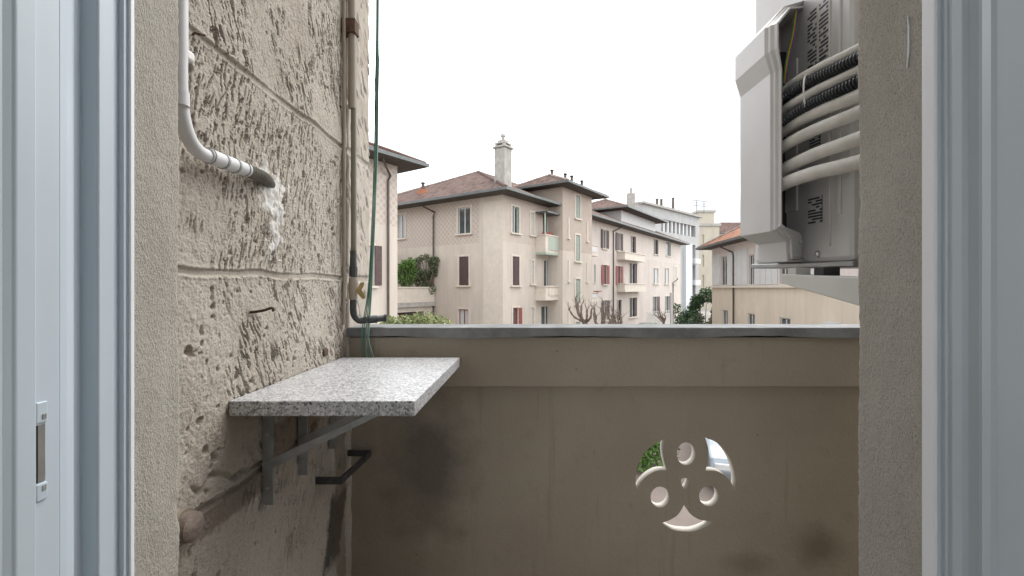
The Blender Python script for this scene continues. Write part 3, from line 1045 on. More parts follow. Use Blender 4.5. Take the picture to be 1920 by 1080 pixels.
# U-shaped iron strap low on the wall
pz = EYE - 0.600
st = MB()
for a, b in (((WX - 0.004, 1.412), (-0.566, 1.412)), ((-0.566, 1.412), (-0.553, 1.645)), ((-0.553, 1.645), (WX - 0.004, 1.650))):
    d = Vector((b[0] - a[0], b[1] - a[1], 0)).normalized()
    nrm = Vector((-d.y, d.x, 0)) * 0.003
    st.prism([(a[0] - nrm.x, a[1] - nrm.y), (b[0] - nrm.x, b[1] - nrm.y), (b[0] + nrm.x, b[1] + nrm.y), (a[0] + nrm.x, a[1] + nrm.y)], pz - 0.011, pz + 0.011, lambda p, a_: (p[0], p[1], a_))
tag(st.build('iron_strap', M_DARKP), 'dark iron strap bent in a U, low on the wall under the shelf', 'strap')
# plugged pipe stub
c_ = Vector(Pw(339, 988, WX))
t = thing('pipe_stub', 'short capped brown pipe stub low on the wall by the left jamb', 'pipe', (WX, c_.y, c_.z))
MB().tube([(WX - 0.01, c_.y, c_.z), (WX + 0.024, c_.y, c_.z), (WX + 0.026, c_.y, c_.z), (WX + 0.030, c_.y, c_.z)], [0.027, 0.027, 0.025, 0.018], 20).build('stub', M_STUB, t, True)
MB().tube([(WX - 0.006, c_.y, c_.z), (WX + 0.008, c_.y, c_.z)], 0.033, 20).build('collar', M_TAUPE, t, True)

# riser pipe with valve
rp_ = thing('riser_pipe', 'olive riser pipe with valve and elbow in the wall corner', 'pipe', (WX + 0.02, 1.62, EYE))
PYy, PXx = 1.622, -0.606
MB().tube([(PXx - 0.004, PYy, EYE + 2.9), (PXx - 0.004, PYy, EYE + 0.642)], 0.0135, 16).build('upper_cover', M_TAUPE, rp_, True)
MB().tube([(PXx, PYy + 0.004, EYE + 2.9), (PXx, PYy + 0.004, EYE + 0.02)], 0.0098, 14).build('riser', M_OLIVE, rp_, True)
rt = [(WX + 0.008 + 0.002 * random.random(), 1.600 + 0.002 * random.random(), EYE + 2.9 - 0.03 * i) for i in range(102)]
MB().tube(rt, [0.0055 + 0.0018 * random.random() for _ in rt], 10).build('thin_pipe', M_TAUPE, rp_, True)
cl = MB().box(WX - 0.01, PXx + 0.014, PYy - 0.022, PYy + 0.02, EYE + 0.905, EYE + 0.955).build('pipe_clamp', M_RUST, rp_, bevel=0.003)
zz = lambda py: EYE + (CY - py) / F * PYy
MB().tube([(PXx, PYy, zz(470)), (PXx, PYy, zz(500))], [0.0105, 0.0125], 14).build('coupling', M_DARKP, rp_, True)
MB().tube([(PXx, PYy, zz(500)), (PXx, PYy, zz(519))], 0.0150, 8).build('union_nut', M_DARKP, rp_)
vb = MB().tube([(PXx, PYy, zz(520)), (PXx, PYy, zz(530)), (PXx, PYy, zz(545)), (PXx, PYy, zz(562))], [0.0145, 0.0168, 0.0168, 0.0138], 14).build('valve_body', M_TAUPE, rp_, True)
MB().tube([(PXx, PYy, zz(543)), (PXx + 0.022, PYy - 0.004, zz(543))], 0.005, 10).build('valve_stem', M_BRASS, vb, True)
hb = MB()
hz = zz(543)
hb.prism([(0.000, -0.004), (0.010, 0.010), (0.020, 0.026), (0.032, 0.026), (0.030, 0.014), (0.022, 0.000), (0.031, -0.014), (0.036, -0.030), (0.026, -0.034), (0.012, -0.018)], PYy - 0.009, PYy - 0.006, lambda p, a: (PXx + 0.010 + p[0], a, hz + p[1])).build('valve_handle', M_BRASS, vb)
el = [(PXx, PYy, zz(560)), (PXx, PYy, zz(582)), (PXx + 0.006, PYy + 0.002, zz(594)), (PXx + 0.022, PYy + 0.006, zz(601)), (PXx + 0.048, PYy + 0.012, zz(600)), (PXx + 0.074, PYy + 0.03, zz(599)), (PXx + 0.096, PYy + 0.05, zz(598))]
MB().tube(spline(el, 6), 0.0118, 14).build('elbow', M_DARKP, rp_, True)
MB().tube([Vector(el[4]), Vector(el[5])], 0.0142, 14).build('elbow_collar', M_DARKP, rp_, True)
MB().tube([(PXx + 0.096, PYy + 0.05, zz(598)), (PXx + 0.104, PYy + 0.052, zz(598))], 0.0145, 12).build('end_cap', M_DARKP, rp_, True)

# hanging green wires
wr = thing('wire_bundle', 'bundle of thin green wires hanging down behind the granite shelf', 'wire', (-0.56, 1.63, EYE - 0.3))
for k in range(6):
    o = (k - 2.5)
    pts = [(WX, 1.63, EYE + 2.0)]
    for px_, py_, sp_ in ((709, -420, .8), (709, 0, 0.9), (707, 150, 0.7), (705, 285, 0.8), (700, 420, 0.7), (694, 540, 1.0), (687, 610, 2.0), (685, 640, 2.4), (690, 672, 3.4), (694, 700, 3.8)):
        x, y, z = P(px_ + o * sp_ * 1.15 + random.uniform(-.7, .7), py_, 1.628)
        pts.append((x, 1.628 + (k % 3 - 1) * 0.004, z))
    MB().tube(spline(pts, 6), 0.0018, 6).build('wire', M_WIREP if k in (2, 5) else M_WIRE, wr, True)
pts = [(WX, 1.64, EYE + 2.0)] + [P(x, y, 1.633) for x, y in ((701, -420), (702, 0), (702, 130), (703, 165), (699, 178), (702, 190), (702, 280), (700, 420), (694, 560), (688, 630), (690, 700))]
MB().tube(spline(pts, 6), 0.0011, 6).build('white_wire', M_TIE, wr, True)

# ------------------------------------------------------------------ air conditioner
TILT = 0.035


def tz(x, y, z):
    """slight upward tilt of the unit on its sagging bracket"""
    return (x, y, EYE + z + TILT * (y - 1.12))


ac = thing('air_conditioner', 'off-white outdoor air conditioner hung beside the right jamb, pipes leaving its side cover', 'air conditioner', (1.1, 1.2, EYE + 0.05))
BX = 0.72
bm_ = MB()
bm_.box(BX, 1.56, 0.985, 1.412, 0.062, 0.92, tz)
bd = bm_.build('casing', M_AC, ac, bevel=0.014)
MB().box(BX - 0.006, 1.566, 0.979, 1.418, 0.050, 0.064, tz).build('base_pan', M_ACD, ac, bevel=0.003)
# pressed panels and ribs on the side
for (ya, yb, za, zb2) in ((1.185, 1.30, 0.20, 0.60), (1.058, 1.064, 0.10, 0.90), (1.022, 1.034, 0.17, 0.88)):
    MB().box(BX - 0.004, BX + 0.002, ya, yb, za, zb2, tz).build('pressed_rib', M_AC, ac, bevel=0.003)
for (y, z) in ((1.105, 0.083),):
    MB().tube([tz(BX + .002, y, z), tz(BX - 0.004, y, z), tz(BX - 0.006, y, z)], [0.008, 0.008, 0.005], 12).build('screw', M_SCREW, ac, True)


def sticker(ya, yb, za, zb2, nc, nr_):
    x = BX - 0.0025
    vs = [tz(x, ya, za), tz(x, yb, za), tz(x, yb, zb2), tz(x, ya, zb2)]
    vs2 = [(v[0] + 0.002, v[1], v[2]) for v in vs]
    mb = MB()
    mb.add(vs + vs2, [(0, 1, 2, 3), (4, 7, 6, 5), (0, 4, 5, 1), (1, 5, 6, 2), (2, 6, 7, 3), (3, 7, 4, 0)],
           [[(nc, 0), (0, 0), (0, nr_), (nc, nr_)]] + [[(0, 0)] * 4] * 5)
    return mb.build('sticker', M_PRINT, ac)


sticker(1.062, 1.142, 0.55, 0.69, 8, 15)
sticker(1.095, 1.135, 0.335, 0.40, 3.5, 9)
sticker(1.088, 1.14, 0.16, 0.225, 3.5, 9)

# valve cover: an outline in x/z swept along y, closed at the far end and open at the near end
PRF = [(0.722, 0.066), (0.666, 0.066), (0.661, 0.116), (0.6125, 0.140), (0.6125, 0.530), (0.5985, 0.577), (0.5985, 0.643), (0.655, 0.706), (0.722, 0.735)]


def inset(prf, d):
    out = []
    n = len(prf)
    for i in range(n):
        a, b, c = prf[max(0, i - 1)], prf[i], prf[min(n - 1, i + 1)]
        n1 = Vector((b[1] - a[1], -(b[0] - a[0]))) if i > 0 else None
        n2 = Vector((c[1] - b[1], -(c[0] - b[0]))) if i < n - 1 else None
        vs = [v.normalized() for v in (n1, n2) if v is not None and v.length > 1e-9]
        m = sum(vs, Vector((0, 0))).normalized()
        k = d / max(0.5, m.dot(vs[0]))
        if i in (0, n - 1):
            out.append((b[0], b[1] + (d if i == 0 else -d)))
        else:
            out.append((b[0] + m.x * k, b[1] + m.y * k))
    return out


def ring(prf, y, skew):
    return [tz(x, y + skew * max(0, x - 0.6125), z) for x, z in prf]


rings = [ring(inset(PRF, 0.006), 1.283, 0), ring(PRF, 1.276, 0), ring(PRF, 1.122, .35), ring(inset(PRF, 0.005), 1.114, .5), ring(inset(PRF, 0.0055), 1.106, .6),
         ring(inset(PRF, 0.011), 1.098, .7), ring(inset(PRF, 0.012), 1.087, .7), ring(inset(PRF, 0.017), 1.087, .7), ring(inset(PRF, 0.017), 1.265, 0)]
mb = MB()
n = len(PRF)
vs = [v for r in rings for v in r]
fs = []
for i in range(len(rings) - 1):
    for k in range(n - 1):
        fs.append((i * n + k, i * n + k + 1, (i + 1) * n + k + 1, (i + 1) * n + k))
fs.append(tuple(range(n)))
fs.append(tuple(range((len(rings) - 1) * n, len(rings) * n))[::-1])
cov = mb.add(vs, fs).build('valve_cover', M_AC, ac, bevel=0.0025)
# bottom lobe closing the opening below the pipes
lobe = [(0.619, 0.150), (0.628, 0.158), (0.648, 0.150), (0.705, 0.141), (0.715, 0.134), (0.719, 0.122), (0.719, 0.080), (0.712, 0.072), (0.672, 0.072), (0.667, 0.122)]
MB().prism(lobe, 0, 1, lambda p, a: tz(p[0], 1.0885 + 0.7 * (p[0] - 0.6125) + a * 0.012, p[1])).build('lower_flap', M_AC, cov, bevel=0.003)
for (x, z) in ((0.706, 0.117),):
    yv = 1.0885 + 0.7 * (x - 0.6125)
    MB().tube([tz(x, yv + .002, z), tz(x, yv - 0.003, z), tz(x, yv - 0.005, z)], [0.006, 0.006, 0.004], 12).build('screw', M_SCREW, cov, True)
# black sheet standing in for the shade inside the cover, and coloured leads
MB().box(0.640, 0.7195, 1.236, 1.240, 0.16, 0.64, tz).build('recess_shade_sheet', M_BLACK, ac)
for k, c in enumerate(((0.05, 0.22, 0.08), (0.55, 0.5, 0.05), (0.45, 0.05, 0.04), (0.03, 0.12, 0.35))):
    a = Vector(P(1492 + k * 2, 12, 1.16))
    b = Vector(P(1474 + k * 2, 112, 1.16))
    MB().tube(spline([a, a.lerp(b, .5) + Vector((.003, 0, 0)), b, b + Vector((0.004, 0.02, -0.05))], 5), 0.0016, 6).build('lead', mat('lead_%d' % k, c, 0.4), ac, True)
MB().tube([tz(0.655, 1.17, 0.16), tz(0.655, 1.17, 0.30)], 0.005, 8).build('drain_rod', M_AC, ac, True)

# insulated pipes running from the cover to the house wall
PIPES = [((1480, 161), (1607, 92), 0.0096), ((1474, 180), (1607, 111), -0.0128), ((1472, 205), (1607, 133), 0.0104), ((1471, 226), (1607, 154), -0.0126),
         ((1478, 239), (1607, 180), 0.0132), ((1470, 274), (1607, 212), 0.0134), ((1473, 316), (1607, 261), 0.0145), ((1467, 346), (1607, 305), 0.0155)]
labs = ['topmost white insulated pipe leaving the air conditioner', 'upper black corrugated hose under the topmost white pipe', 'white insulated pipe between the two black hoses',
        'lower black corrugated hose beside the cable tie', 'white insulated pipe directly below the lower black hose', 'third lowest white insulated pipe on the air conditioner',
        'second lowest white insulated pipe on the air conditioner', 'lowest white insulated pipe on the air conditioner']
for (a, b, rad), lab in zip(PIPES, labs):
    kind = 'w' if rad > 0 else 'b'
    yo = 0.0 if kind == 'w' else -0.006
    A, B = Vector(P(*a, 1.125 + yo)), Vector(P(*b, 0.935 + yo))
    d = (B - A)
    Cc = Vector((B.x + d.x * 1.02 + 0.01, 0.744, B.z + d.z * 0.9))
    A0 = Vector((A.x - 0.002, 1.234, A.z - 0.018))
    mid_ = A.lerp(B, 0.45) + Vector((0.0, 0, 0.005))
    pts = spline([A0, A, mid_, B, Cc], 12)
    if kind == 'w':
        tag(MB().tube(pts, rad, 16).build('insulated_pipe', M_FOAM, None, True), lab, 'pipe', 'pipes and hoses of the air conditioner')
    else:
        cp = resample(pts, 0.0020)
        tag(MB().tube(cp, [-rad + (0.0010 if (i % 4) < 2 else -0.0022) for i in range(len(cp))], 14).build('corrugated_hose', M_CORR, None, True), lab, 'hose', 'pipes and hoses of the air conditioner')
ct = []
c0 = Vector(P(1513, 174, 1.055))
for k in range(25):
    a = 2 * math.pi * k / 24
    ct.append(c0 + Vector((0.020 * math.cos(a), 0.006 * math.cos(a) - 0.014 * abs(math.cos(a)), 0.040 * math.sin(a))))
tag(MB().tube(ct, 0.0022, 6, False).build('cable_tie', M_TIE, None, True), 'white cable tie looped round the two black hoses', 'cable tie')

# bracket carrying the unit
br = thing('wall_bracket', 'pale grey tapered steel bracket arms carrying the air conditioner', 'bracket', (0.7, 0.9, EYE - 0.05))
for x0 in (0.68, 1.40):
    arm = [(0.752, EYE + 0.0125), (0.752, EYE - 0.075), (0.93, EYE - 0.034), (1.192, EYE + 0.012), (1.192, EYE + 0.0375)]
    o = MB().prism(arm, x0, x0 + 0.036, lambda p, a: (a, p[0], p[1])).build('arm', M_BRKT, br, bevel=0.0025)
    MB().box(x0 - 0.004, x0 + 0.040, 0.7465, 0.7545, EYE - 0.30, EYE + 0.10).build('wall_plate', M_BRKT, br, bevel=0.002)
    for yy in (1.045, 1.150):
        zt_ = EYE + 0.0125 + (yy - 0.752) * 0.0568
        MB().box(x0 + 0.002, x0 + 0.040, yy - 0.018, yy + 0.018, zt_ - 0.002, EYE + 0.050 + TILT * (yy - 1.12)).build('rubber_foot', M_RUB if yy < 1.1 else M_BRKT, br, bevel=0.002)

# ------------------------------------------------------------------ far buildings
AR = math.atan2(580, 850)
dr = Vector((math.sin(AR), math.cos(AR)))
dl = Vector((-math.cos(AR), math.sin(AR)))


class Frame:
    """a facade: origin, direction along it, outward normal"""
    def __init__(s, o, d, n):
        s.o, s.d, s.n = Vector(o), Vector(d).normalized(), Vector(n).normalized()

    def pt(s, a, o, z):
        p = s.o + s.d * a + s.n * o
        return (p.x, p.y, z)

    def s(s, px, o=0.0):
        k = (px - CX) / F
        q = s.o + s.n * o
        return (k * q.y - q.x) / (s.d.x - k * s.d.y)

    def z(s, px, py, o=0.0):
        y = (s.o + s.n * o + s.d * s.s(px, o)).y
        return EYE + (CY - py) / F * y

    def box(s, mb, a0, a1, o0, o1, z0, z1):
        return mb.box(a0, a1, o0, o1, z0, z1, lambda x, y, z: s.pt(x, y, z))


def wall(fr_, s0, s1, z0, z1, holes, parent, m, name='wall', o=0.0, depth=0.16):
    """a facade sheet with real openings and reveals"""
    ss = sorted({s0, s1} | {x for h in holes for x in h[:2] if s0 < x < s1})
    zs_ = sorted({z0, z1} | {x for h in holes for x in h[2:] if z0 < x < z1})
    mb = MB()
    for a, b in zip(ss, ss[1:]):
        for c, d in zip(zs_, zs_[1:]):
            mc, md = (a + b) / 2, (c + d) / 2
            if any(h[0] < mc < h[1] and h[2] < md < h[3] for h in holes):
                continue
            mb.add([fr_.pt(a, o, c), fr_.pt(b, o, c), fr_.pt(b, o, d), fr_.pt(a, o, d)], [(0, 1, 2, 3)], [[(a, c), (b, c), (b, d), (a, d)]])
    for a, b, c, d in holes:
        for (p, q) in (((a, c), (b, c)), ((b, c), (b, d)), ((b, d), (a, d)), ((a, d), (a, c))):
            mb.add([fr_.pt(p[0], o, p[1]), fr_.pt(q[0], o, q[1]), fr_.pt(q[0], o - depth, q[1]), fr_.pt(p[0], o - depth, p[1])], [(0, 1, 2, 3)], [[p, q, q, p]])
    return mb.build(name, m, parent)


def window(fr_, parent, spec, o=0.0):
    """spec: px0, px1, py0, py1, kind, shutter material. Returns the opening."""
    px0, px1, py0, py1, kind, ms = spec
    a, b = sorted((fr_.s(px0, o), fr_.s(px1, o)))
    pm = (px0 + px1) / 2
    z1, z0 = fr_.z(pm, py0, o), fr_.z(pm, py1, o)
    mb = MB()
    t = 0.13
    if kind != 'bare':
        fr_.box(mb, a - t, a - 0.003, o + 0.002, o + 0.035, z0, z1 + t)
        fr_.box(mb, b + 0.003, b + t, o + 0.002, o + 0.035, z0, z1 + t)
        fr_.box(mb, a - 0.003, b + 0.003, o + 0.002, o + 0.035, z1 + 0.003, z1 + t)
        wn_ = mb.build('window', M_TRIM, parent)
        fr_sill = MB()
        fr_.box(fr_sill, a - 0.2, b + 0.2, o + 0.002, o + 0.14, z0 - 0.10, z0 - 0.003)
        fr_sill.build('sill', M_TRIM, wn_)
    else:
        fr_.box(mb, a - 0.05, b + 0.05, o + 0.002, o + 0.06, z0 - 0.07, z0 - 0.003)
        wn_ = mb.build('window', M_TRIM, parent)
    # casing and panes
    cs = MB()
    w_ = b - a
    oc = o - 0.13
    fr_.box(cs, a, a + 0.06, oc, oc + 0.05, z0, z1)
    fr_.box(cs, b - 0.06, b, oc, oc + 0.05, z0, z1)
    fr_.box(cs, a + 0.06, b - 0.06, oc, oc + 0.05, z1 - 0.06, z1)
    if kind == 'closed':
        pass
    fr_.box(cs, a + w_ / 2 - 0.035, a + w_ / 2 + 0.035, oc, oc + 0.055, z0, z1 - 0.06)
    cs.build('casing', M_WHT if ms is not M_SHR else M_SHR, wn_)
    for i in (0, 1):
        p = MB()
        fr_.box(p, a + 0.06 + i * (w_ / 2 - 0.025), a + w_ / 2 - 0.035 + i * (w_ / 2 - 0.025), oc + 0.006, oc + 0.022, z0, z1 - 0.06)
        p.build('pane', M_CURT if (kind == 'curtain' and i) or kind == 'curtains' else M_GLASS, wn_)

    def shutter(s0, s1, o0, o1):
        p = MB()
        th = (o1 - o0)
        fr_.box(p, s0, s1, o0, o0 + th * 0.5, z0 + 0.02, z1 - 0.02)
        e = min(0.07, (s1 - s0) * 0.2)
        for q0, q1 in ((s0, s0 + e), (s1 - e, s1)):
            fr_.box(p, q0, q1, o0 + th * 0.5, o1, z0 + 0.02, z1 - 0.02)
        nz2 = max(3, int((z1 - z0) / 0.16))
        for i in range(nz2):
            zc = z0 + 0.04 + (z1 - z0 - 0.12) * i / nz2
            fr_.box(p, s0 + e, s1 - e, o0 + th * 0.5, o1 - 0.004, zc, zc + 0.07)
        p.build('shutter', ms, wn_)
    if kind == 'closed':
        shutter(a + 0.01, a + w_ / 2 - 0.008, o - 0.05, o - 0.005)
        shutter(a + w_ / 2 + 0.008, b - 0.01, o - 0.05, o - 0.005)
    elif kind == 'open':
        h = w_ / 2
        shutter(a - h - 0.01, a - 0.01, o + 0.04, o + 0.085)
        shutter(b + 0.01, b + h + 0.01, o + 0.04, o + 0.085)
    elif kind == 'half':
        shutter(b + 0.01, b + w_ / 2 + 0.01, o + 0.04, o + 0.085)
    elif kind == 'inside':
        shutter(a + 0.01, a + w_ * 0.30, o - 0.06, o - 0.01)
        shutter(b - w_ * 0.30, b - 0.01, o - 0.06, o - 0.01)
    return (a, b, z0, z1)


def facade(fr_, parent, s0, s1, z0, z1, m, wins, o=0.0):
    wall(fr_, s0, s1, z0, z1, [window(fr_, parent, w_, o) for w_ in wins], parent, m, 'wall', o)


def hip_roof(fr_, parent, s0, s1, o0, o1, ze, ridge, m, th=0.16, gut=True):
    """s0..s1 / o0..o1: eave rectangle in frame coordinates (o1 is the street side); ridge: two points (s, o, z)"""
    c = [(s0, o1), (s1, o1), (s1, o0), (s0, o0)]
    r0, r1 = ridge
    zt_ = ze + th
    top = [(a, b, zt_) for a, b in c]
    mb = MB()

    def face(ps, e0, e1):
        q = [Vector(fr_.pt(*p)) for p in ps]
        A, B = Vector(fr_.pt(*e0)), Vector(fr_.pt(*e1))
        u = (B - A).normalized()
        uv = []
        for x in q:
            d = x - A
            along = d.dot(u)
            uv.append((along, (d - u * along).length))
        mb.add(q, [tuple(range(len(q)))], [uv])
    face([top[0], top[1], r1, r0], top[0], top[1])
    if r0 != r1 or True:
        face([top[1], top[2], r1], top[1], top[2])
        face([top[2], top[3], r0, r1], top[2], top[3])
        face([top[3], top[0], r0], top[3], top[0])
    ro = mb.build('roof', m, parent)
    sf = MB()
    vs = [fr_.pt(a, b, ze) for a, b in c] + [fr_.pt(a, b, zt_ - 0.004) for a, b in c]
    sf.add(vs, [(3, 2, 1, 0), (0, 1, 5, 4), (1, 2, 6, 5), (2, 3, 7, 6), (3, 0, 4, 7)])
    sf.build('soffit', M_SOFF, ro)
    if gut:
        gm = MB()
        fr_.box(gm, s0 - 0.12, s1 + 0.12, o1 + 0.002, o1 + 0.13, ze + 0.02, zt_ + 0.02)
        fr_.box(gm, s0 - 0.12, s0 - 0.002, o0, o1 + 0.0, ze + 0.021, zt_ + 0.019)
        fr_.box(gm, s1 + 0.002, s1 + 0.12, o0, o1 + 0.0, ze + 0.021, zt_ + 0.019)
        gm.build('gutter', M_GUT, ro)
    for a, b in ((top[0], r0), (top[1], r1), (top[3], r0), (top[2], r1), (r0, r1)):
        if a != b:
            A, B = Vector(fr_.pt(*a)), Vector(fr_.pt(*b))
            n_ = 14
            MB().tube([A.lerp(B, i / n_) + Vector((0, 0, 0.02)) for i in range(n_ + 1)], [0.10 + 0.02 * random.random() for _ in range(n_ + 1)], 6).build('ridge_cap', M_RIDGE if random.random() < .6 else m, ro)
    return ro


def balcony(fr_, parent, s0, s1, o0, o1, z0, z1, m, slabm, panel=None):
    mb = MB()
    fr_.box(mb, s0, s1, o0, o1, z0, z0 + 0.16)
    b = mb.build('balcony', slabm, parent)
    mb = MB()
    t = 0.12
    fr_.box(mb, s0 + 0.03, s1 - 0.03, o1 - 0.03 - t, o1 - 0.03, z0 + 0.16, z1)
    fr_.box(mb, s0 + 0.03, s0 + 0.03 + t, o0, o1 - 0.03 - t, z0 + 0.16, z1)
    fr_.box(mb, s1 - 0.03 - t, s1 - 0.03, o0, o1 - 0.03 - t, z0 + 0.16, z1)
    mb.build('balcony_wall', m, b)
    mb = MB()
    fr_.box(mb, s0 - 0.03, s1 + 0.03, o1 - 0.22, o1 + 0.03, z1 + 0.002, z1 + 0.08)
    fr_.box(mb, s0 - 0.03, s0 + 0.2, o0, o1 - 0.223, z1 + 0.002, z1 + 0.08)
    mb.build('handrail', M_TRIM, b)
    if panel:
        mb = MB()
        w_ = s1 - s0
        fr_.box(mb, s0 + w_ * 0.2, s1 - w_ * 0.2, o1 - 0.028, o1 + 0.01, z0 + 0.32, z1 - 0.1)
        mb.build('panel', panel, b)
    return b


def downpipe(fr_, parent, px, z_top, out=0.08, o=0.0, z_bot=0.0, bend=0.55):
    a = fr_.s(px, o)
    pts = [fr_.pt(a - bend, o + 0.62, z_top), fr_.pt(a - bend, o + 0.6, z_top - 0.18), fr_.pt(a - 0.12, o + out, z_top - 0.62), fr_.pt(a, o + out, z_top - 0.85), fr_.pt(a, o + out, z_bot)]
    return MB().tube(pts, 0.055, 8).build('downpipe', M_DOWN, parent)


# ---- corner block
C = Vector((-1.22, 28.0))
FR = Frame(C, dr, (math.cos(AR), -math.sin(AR)))
FL = Frame(C, dl, (-dr.x, -dr.y))
EV = EYE + 5.78
blk = thing('corner_house', 'cream three-storey corner house with brown hipped roof, tall grey chimney standing on it', 'house', (C.x, C.y, 0))
facade(FL, blk, 0, 16, 0, EV + 0.02, M_CREAMC, [
    (859, 882, 389, 438, 'plain', M_SHG), (745, 759, 403, 447, 'curtain', M_SHG),
    (861, 879, 481, 535, 'closed', M_SHB), (860, 879, 580, 634, 'curtains', M_SHR)])
facade(FR, blk, 0, 6.6, 0, EV + 0.02, M_CREAM2, [
    (960, 973, 388, 437, 'inside', M_SHG), (995, 1001, 399, 441, 'closed', M_SHP),
    (960.5, 973.5, 481, 535, 'closed', M_SHB), (996, 1000.5, 489, 532, 'closed', M_SHP),
    (961.5, 972, 577, 632, 'half', M_SHR), (996, 1001, 577, 622, 'closed', M_SHP),
    (1020, 1033, 487, 549, 'bare', M_SHB), (1018, 1038, 402, 458, 'bare', M_SHG), (1015, 1033, 573, 632, 'bare', M_SHG)])
wall(Frame(C + dl * 16, dr, (-FR.n.x, -FR.n.y)), 0, 12, 0, EV, [], blk, M_CREAM2)
hip_roof(FR, blk, -0.95, 40.4, -16.9, 0.95, EV, ((7.2, -8.0, EYE + 9.85), (32.5, -8.0, EYE + 9.85)), M_ROOF)
# pale rain streak at the corner: a plain quoin strip
mb = MB()
FL.box(mb, -0.012, 1.55, 0.001, 0.012, 0, EV - 0.35)
mb.build('quoin_strip', M_TRIM, blk)
downpipe(FL, blk, 814, EV + 0.05, bend=-0.55)
sb = FR.s(1004)
p_ = 0.82
for (zt1, zb1, m1, m2, pn) in ((443, 478, M_TRIM, M_GREENB, M_GREENB), (538, 563, M_TRIM, M_TRIM, M_TRIM)):
    pm = 1035
    balcony(FR, blk, sb, FR.s(1053, p_) , 0.0, p_, FR.z(pm, zb1, p_), FR.z(pm, zt1, p_), m1, m2, pn)
# glazed lean-to canopy over the upper balcony
cn = MB()
za = FR.z(1020, 397, p_)
FR.box(cn, sb, FR.s(1052, p_), 0.0, p_ + 0.15, za, za + 0.10)
cn = cn.build('canopy', M_GUT, blk)
mb = MB()
FR.box(mb, sb + 0.05, sb + 0.13, p_ - 0.14, p_ - 0.06, FR.z(1020, 443, p_), za)
mb.build('canopy_post', M_GREENB, cn)
mb = MB()
FR.box(mb, sb + 0.5, sb + 1.5, 0.25, 0.5, FR.z(1035, 443, p_) + 0.09, FR.z(1035, 443, p_) + 0.3)
mb.build('planter', M_SHR, blk)

# ---- chimney
cc = C + dr * 1.5 + dl * 1.1
ch = thing('chimney', 'tall grey rendered chimney with stepped cap on the corner of the brown roof', 'chimney', (cc.x, cc.y, EYE + 5.2))
FCh = Frame(cc, dr, FR.n)
hw = 0.42


def sq(mb, h, z0, z1):
    return FCh.box(mb, -h, h, -h, h, EYE + z0, EYE + z1)


sq(MB(), hw, 5.2, 9.15).build('shaft', M_CONC, ch, bevel=0.03)
sq(MB(), hw + 0.10, 9.152, 9.27).build('cornice', M_CONC, ch, bevel=0.02)
mb = MB()
for a in (-1, 1):
    for b in (-1, 1):
        FCh.box(mb, a * 0.30 - 0.08, a * 0.30 + 0.08, b * 0.30 - 0.08, b * 0.30 + 0.08, EYE + 9.272, EYE + 9.42)
mb.build('cap_leg', M_CONC, ch)
sq(MB(), hw - 0.02, 9.422, 9.52).build('cap_slab', M_CONC, ch, bevel=0.02)
sq(MB(), 0.26, 9.522, 9.70).build('cap_block', M_CONC, ch, bevel=0.03)
MB().tube([(cc.x, cc.y, EYE + 9.70), (cc.x, cc.y, EYE + 9.95), (cc.x, cc.y, EYE + 9.98), (cc.x, cc.y, EYE + 10.15)], [0.11, 0.10, 0.17, 0.12], 10).build('cap_pot', M_CONC, ch)


def flue(px, py0, py1, Y, label, m=M_DOWN, r=0.09):
    a, b = Vector(P(px, py0, Y)), Vector(P(px, py1, Y))
    t = thing('roof_vent', label, 'vent', tuple(a), 'vents on the roofs')
    MB().tube([a - Vector((0, 0, 0.5)), b], r, 8).build('pipe', m, t)
    MB().tube([b, b + Vector((0, 0, .05)), b + Vector((0, 0, .14))], [r * 0.5, r * 1.7, r * 0.9], 8).build('cowl', m, t)


# ---- stair tower
OT = 1.16
st0, st1 = FR.s(1055, OT), FR.s(1110, OT)
EVT = EYE + 7.12
tw = thing('stair_tower', 'taller cream stair tower with its own brown roof between house and long wing', 'tower', (FR.pt(st0, OT, 0)))
facade(FR, tw, st0, st1, 0, EVT, M_TOWER, [(1079, 1087.5, 367, 410, 'closed', M_SHT), (1079, 1087.5, 441, 490, 'closed', M_SHT), (1079, 1087.5, 523, 570, 'closed', M_SHT), (1079, 1087.5, 603, 640, 'closed', M_SHT)], OT)
FT = Frame(FR.pt(st0, OT, 0)[:2], (-FR.n.x, -FR.n.y), (-dr.x, -dr.y))
wall(FT, 0, 3.3, 0, EVT, [], tw, M_TOWER)
wall(Frame(FR.pt(st1, OT, 0)[:2], (-FR.n.x, -FR.n.y), dr), 0, 3.3, 0, EVT, [], tw, M_TOWER)
wall(Frame(FR.pt(st0, OT - 3.3, 0)[:2], dr, (-FR.n.x, -FR.n.y)), 0, st1 - st0, 0, EVT, [], tw, M_TOWER)
sm = (st0 + st1) / 2
hip_roof(FR, tw, st0 - 0.9, st1 + 0.9, OT - 4.2, OT + 0.9, EVT, ((sm - 0.9, -0.75, EYE + 8.50), (sm + 0.9, -0.75, EYE + 8.50)), M_ROOF)
for px_, y0_, y1_ in ((1066, 408, 446), (1101, 416, 452), (1066, 487, 527), (1101, 492, 528), (1066, 566, 610)):
    a = FR.s(px_, OT)
    mb = MB()
    FR.box(mb, a - 0.07, a + 0.07, OT + 0.002, OT + 0.05, FR.z(px_, y1_, OT), FR.z(px_, y0_, OT))
    FR.box(mb, a - 0.16, a + 0.16, OT + 0.002, OT + 0.12, FR.z(px_, y1_, OT) - 0.1, FR.z(px_, y1_, OT) - 0.003)
    mb.build('wall_strip', M_TRIM, tw)

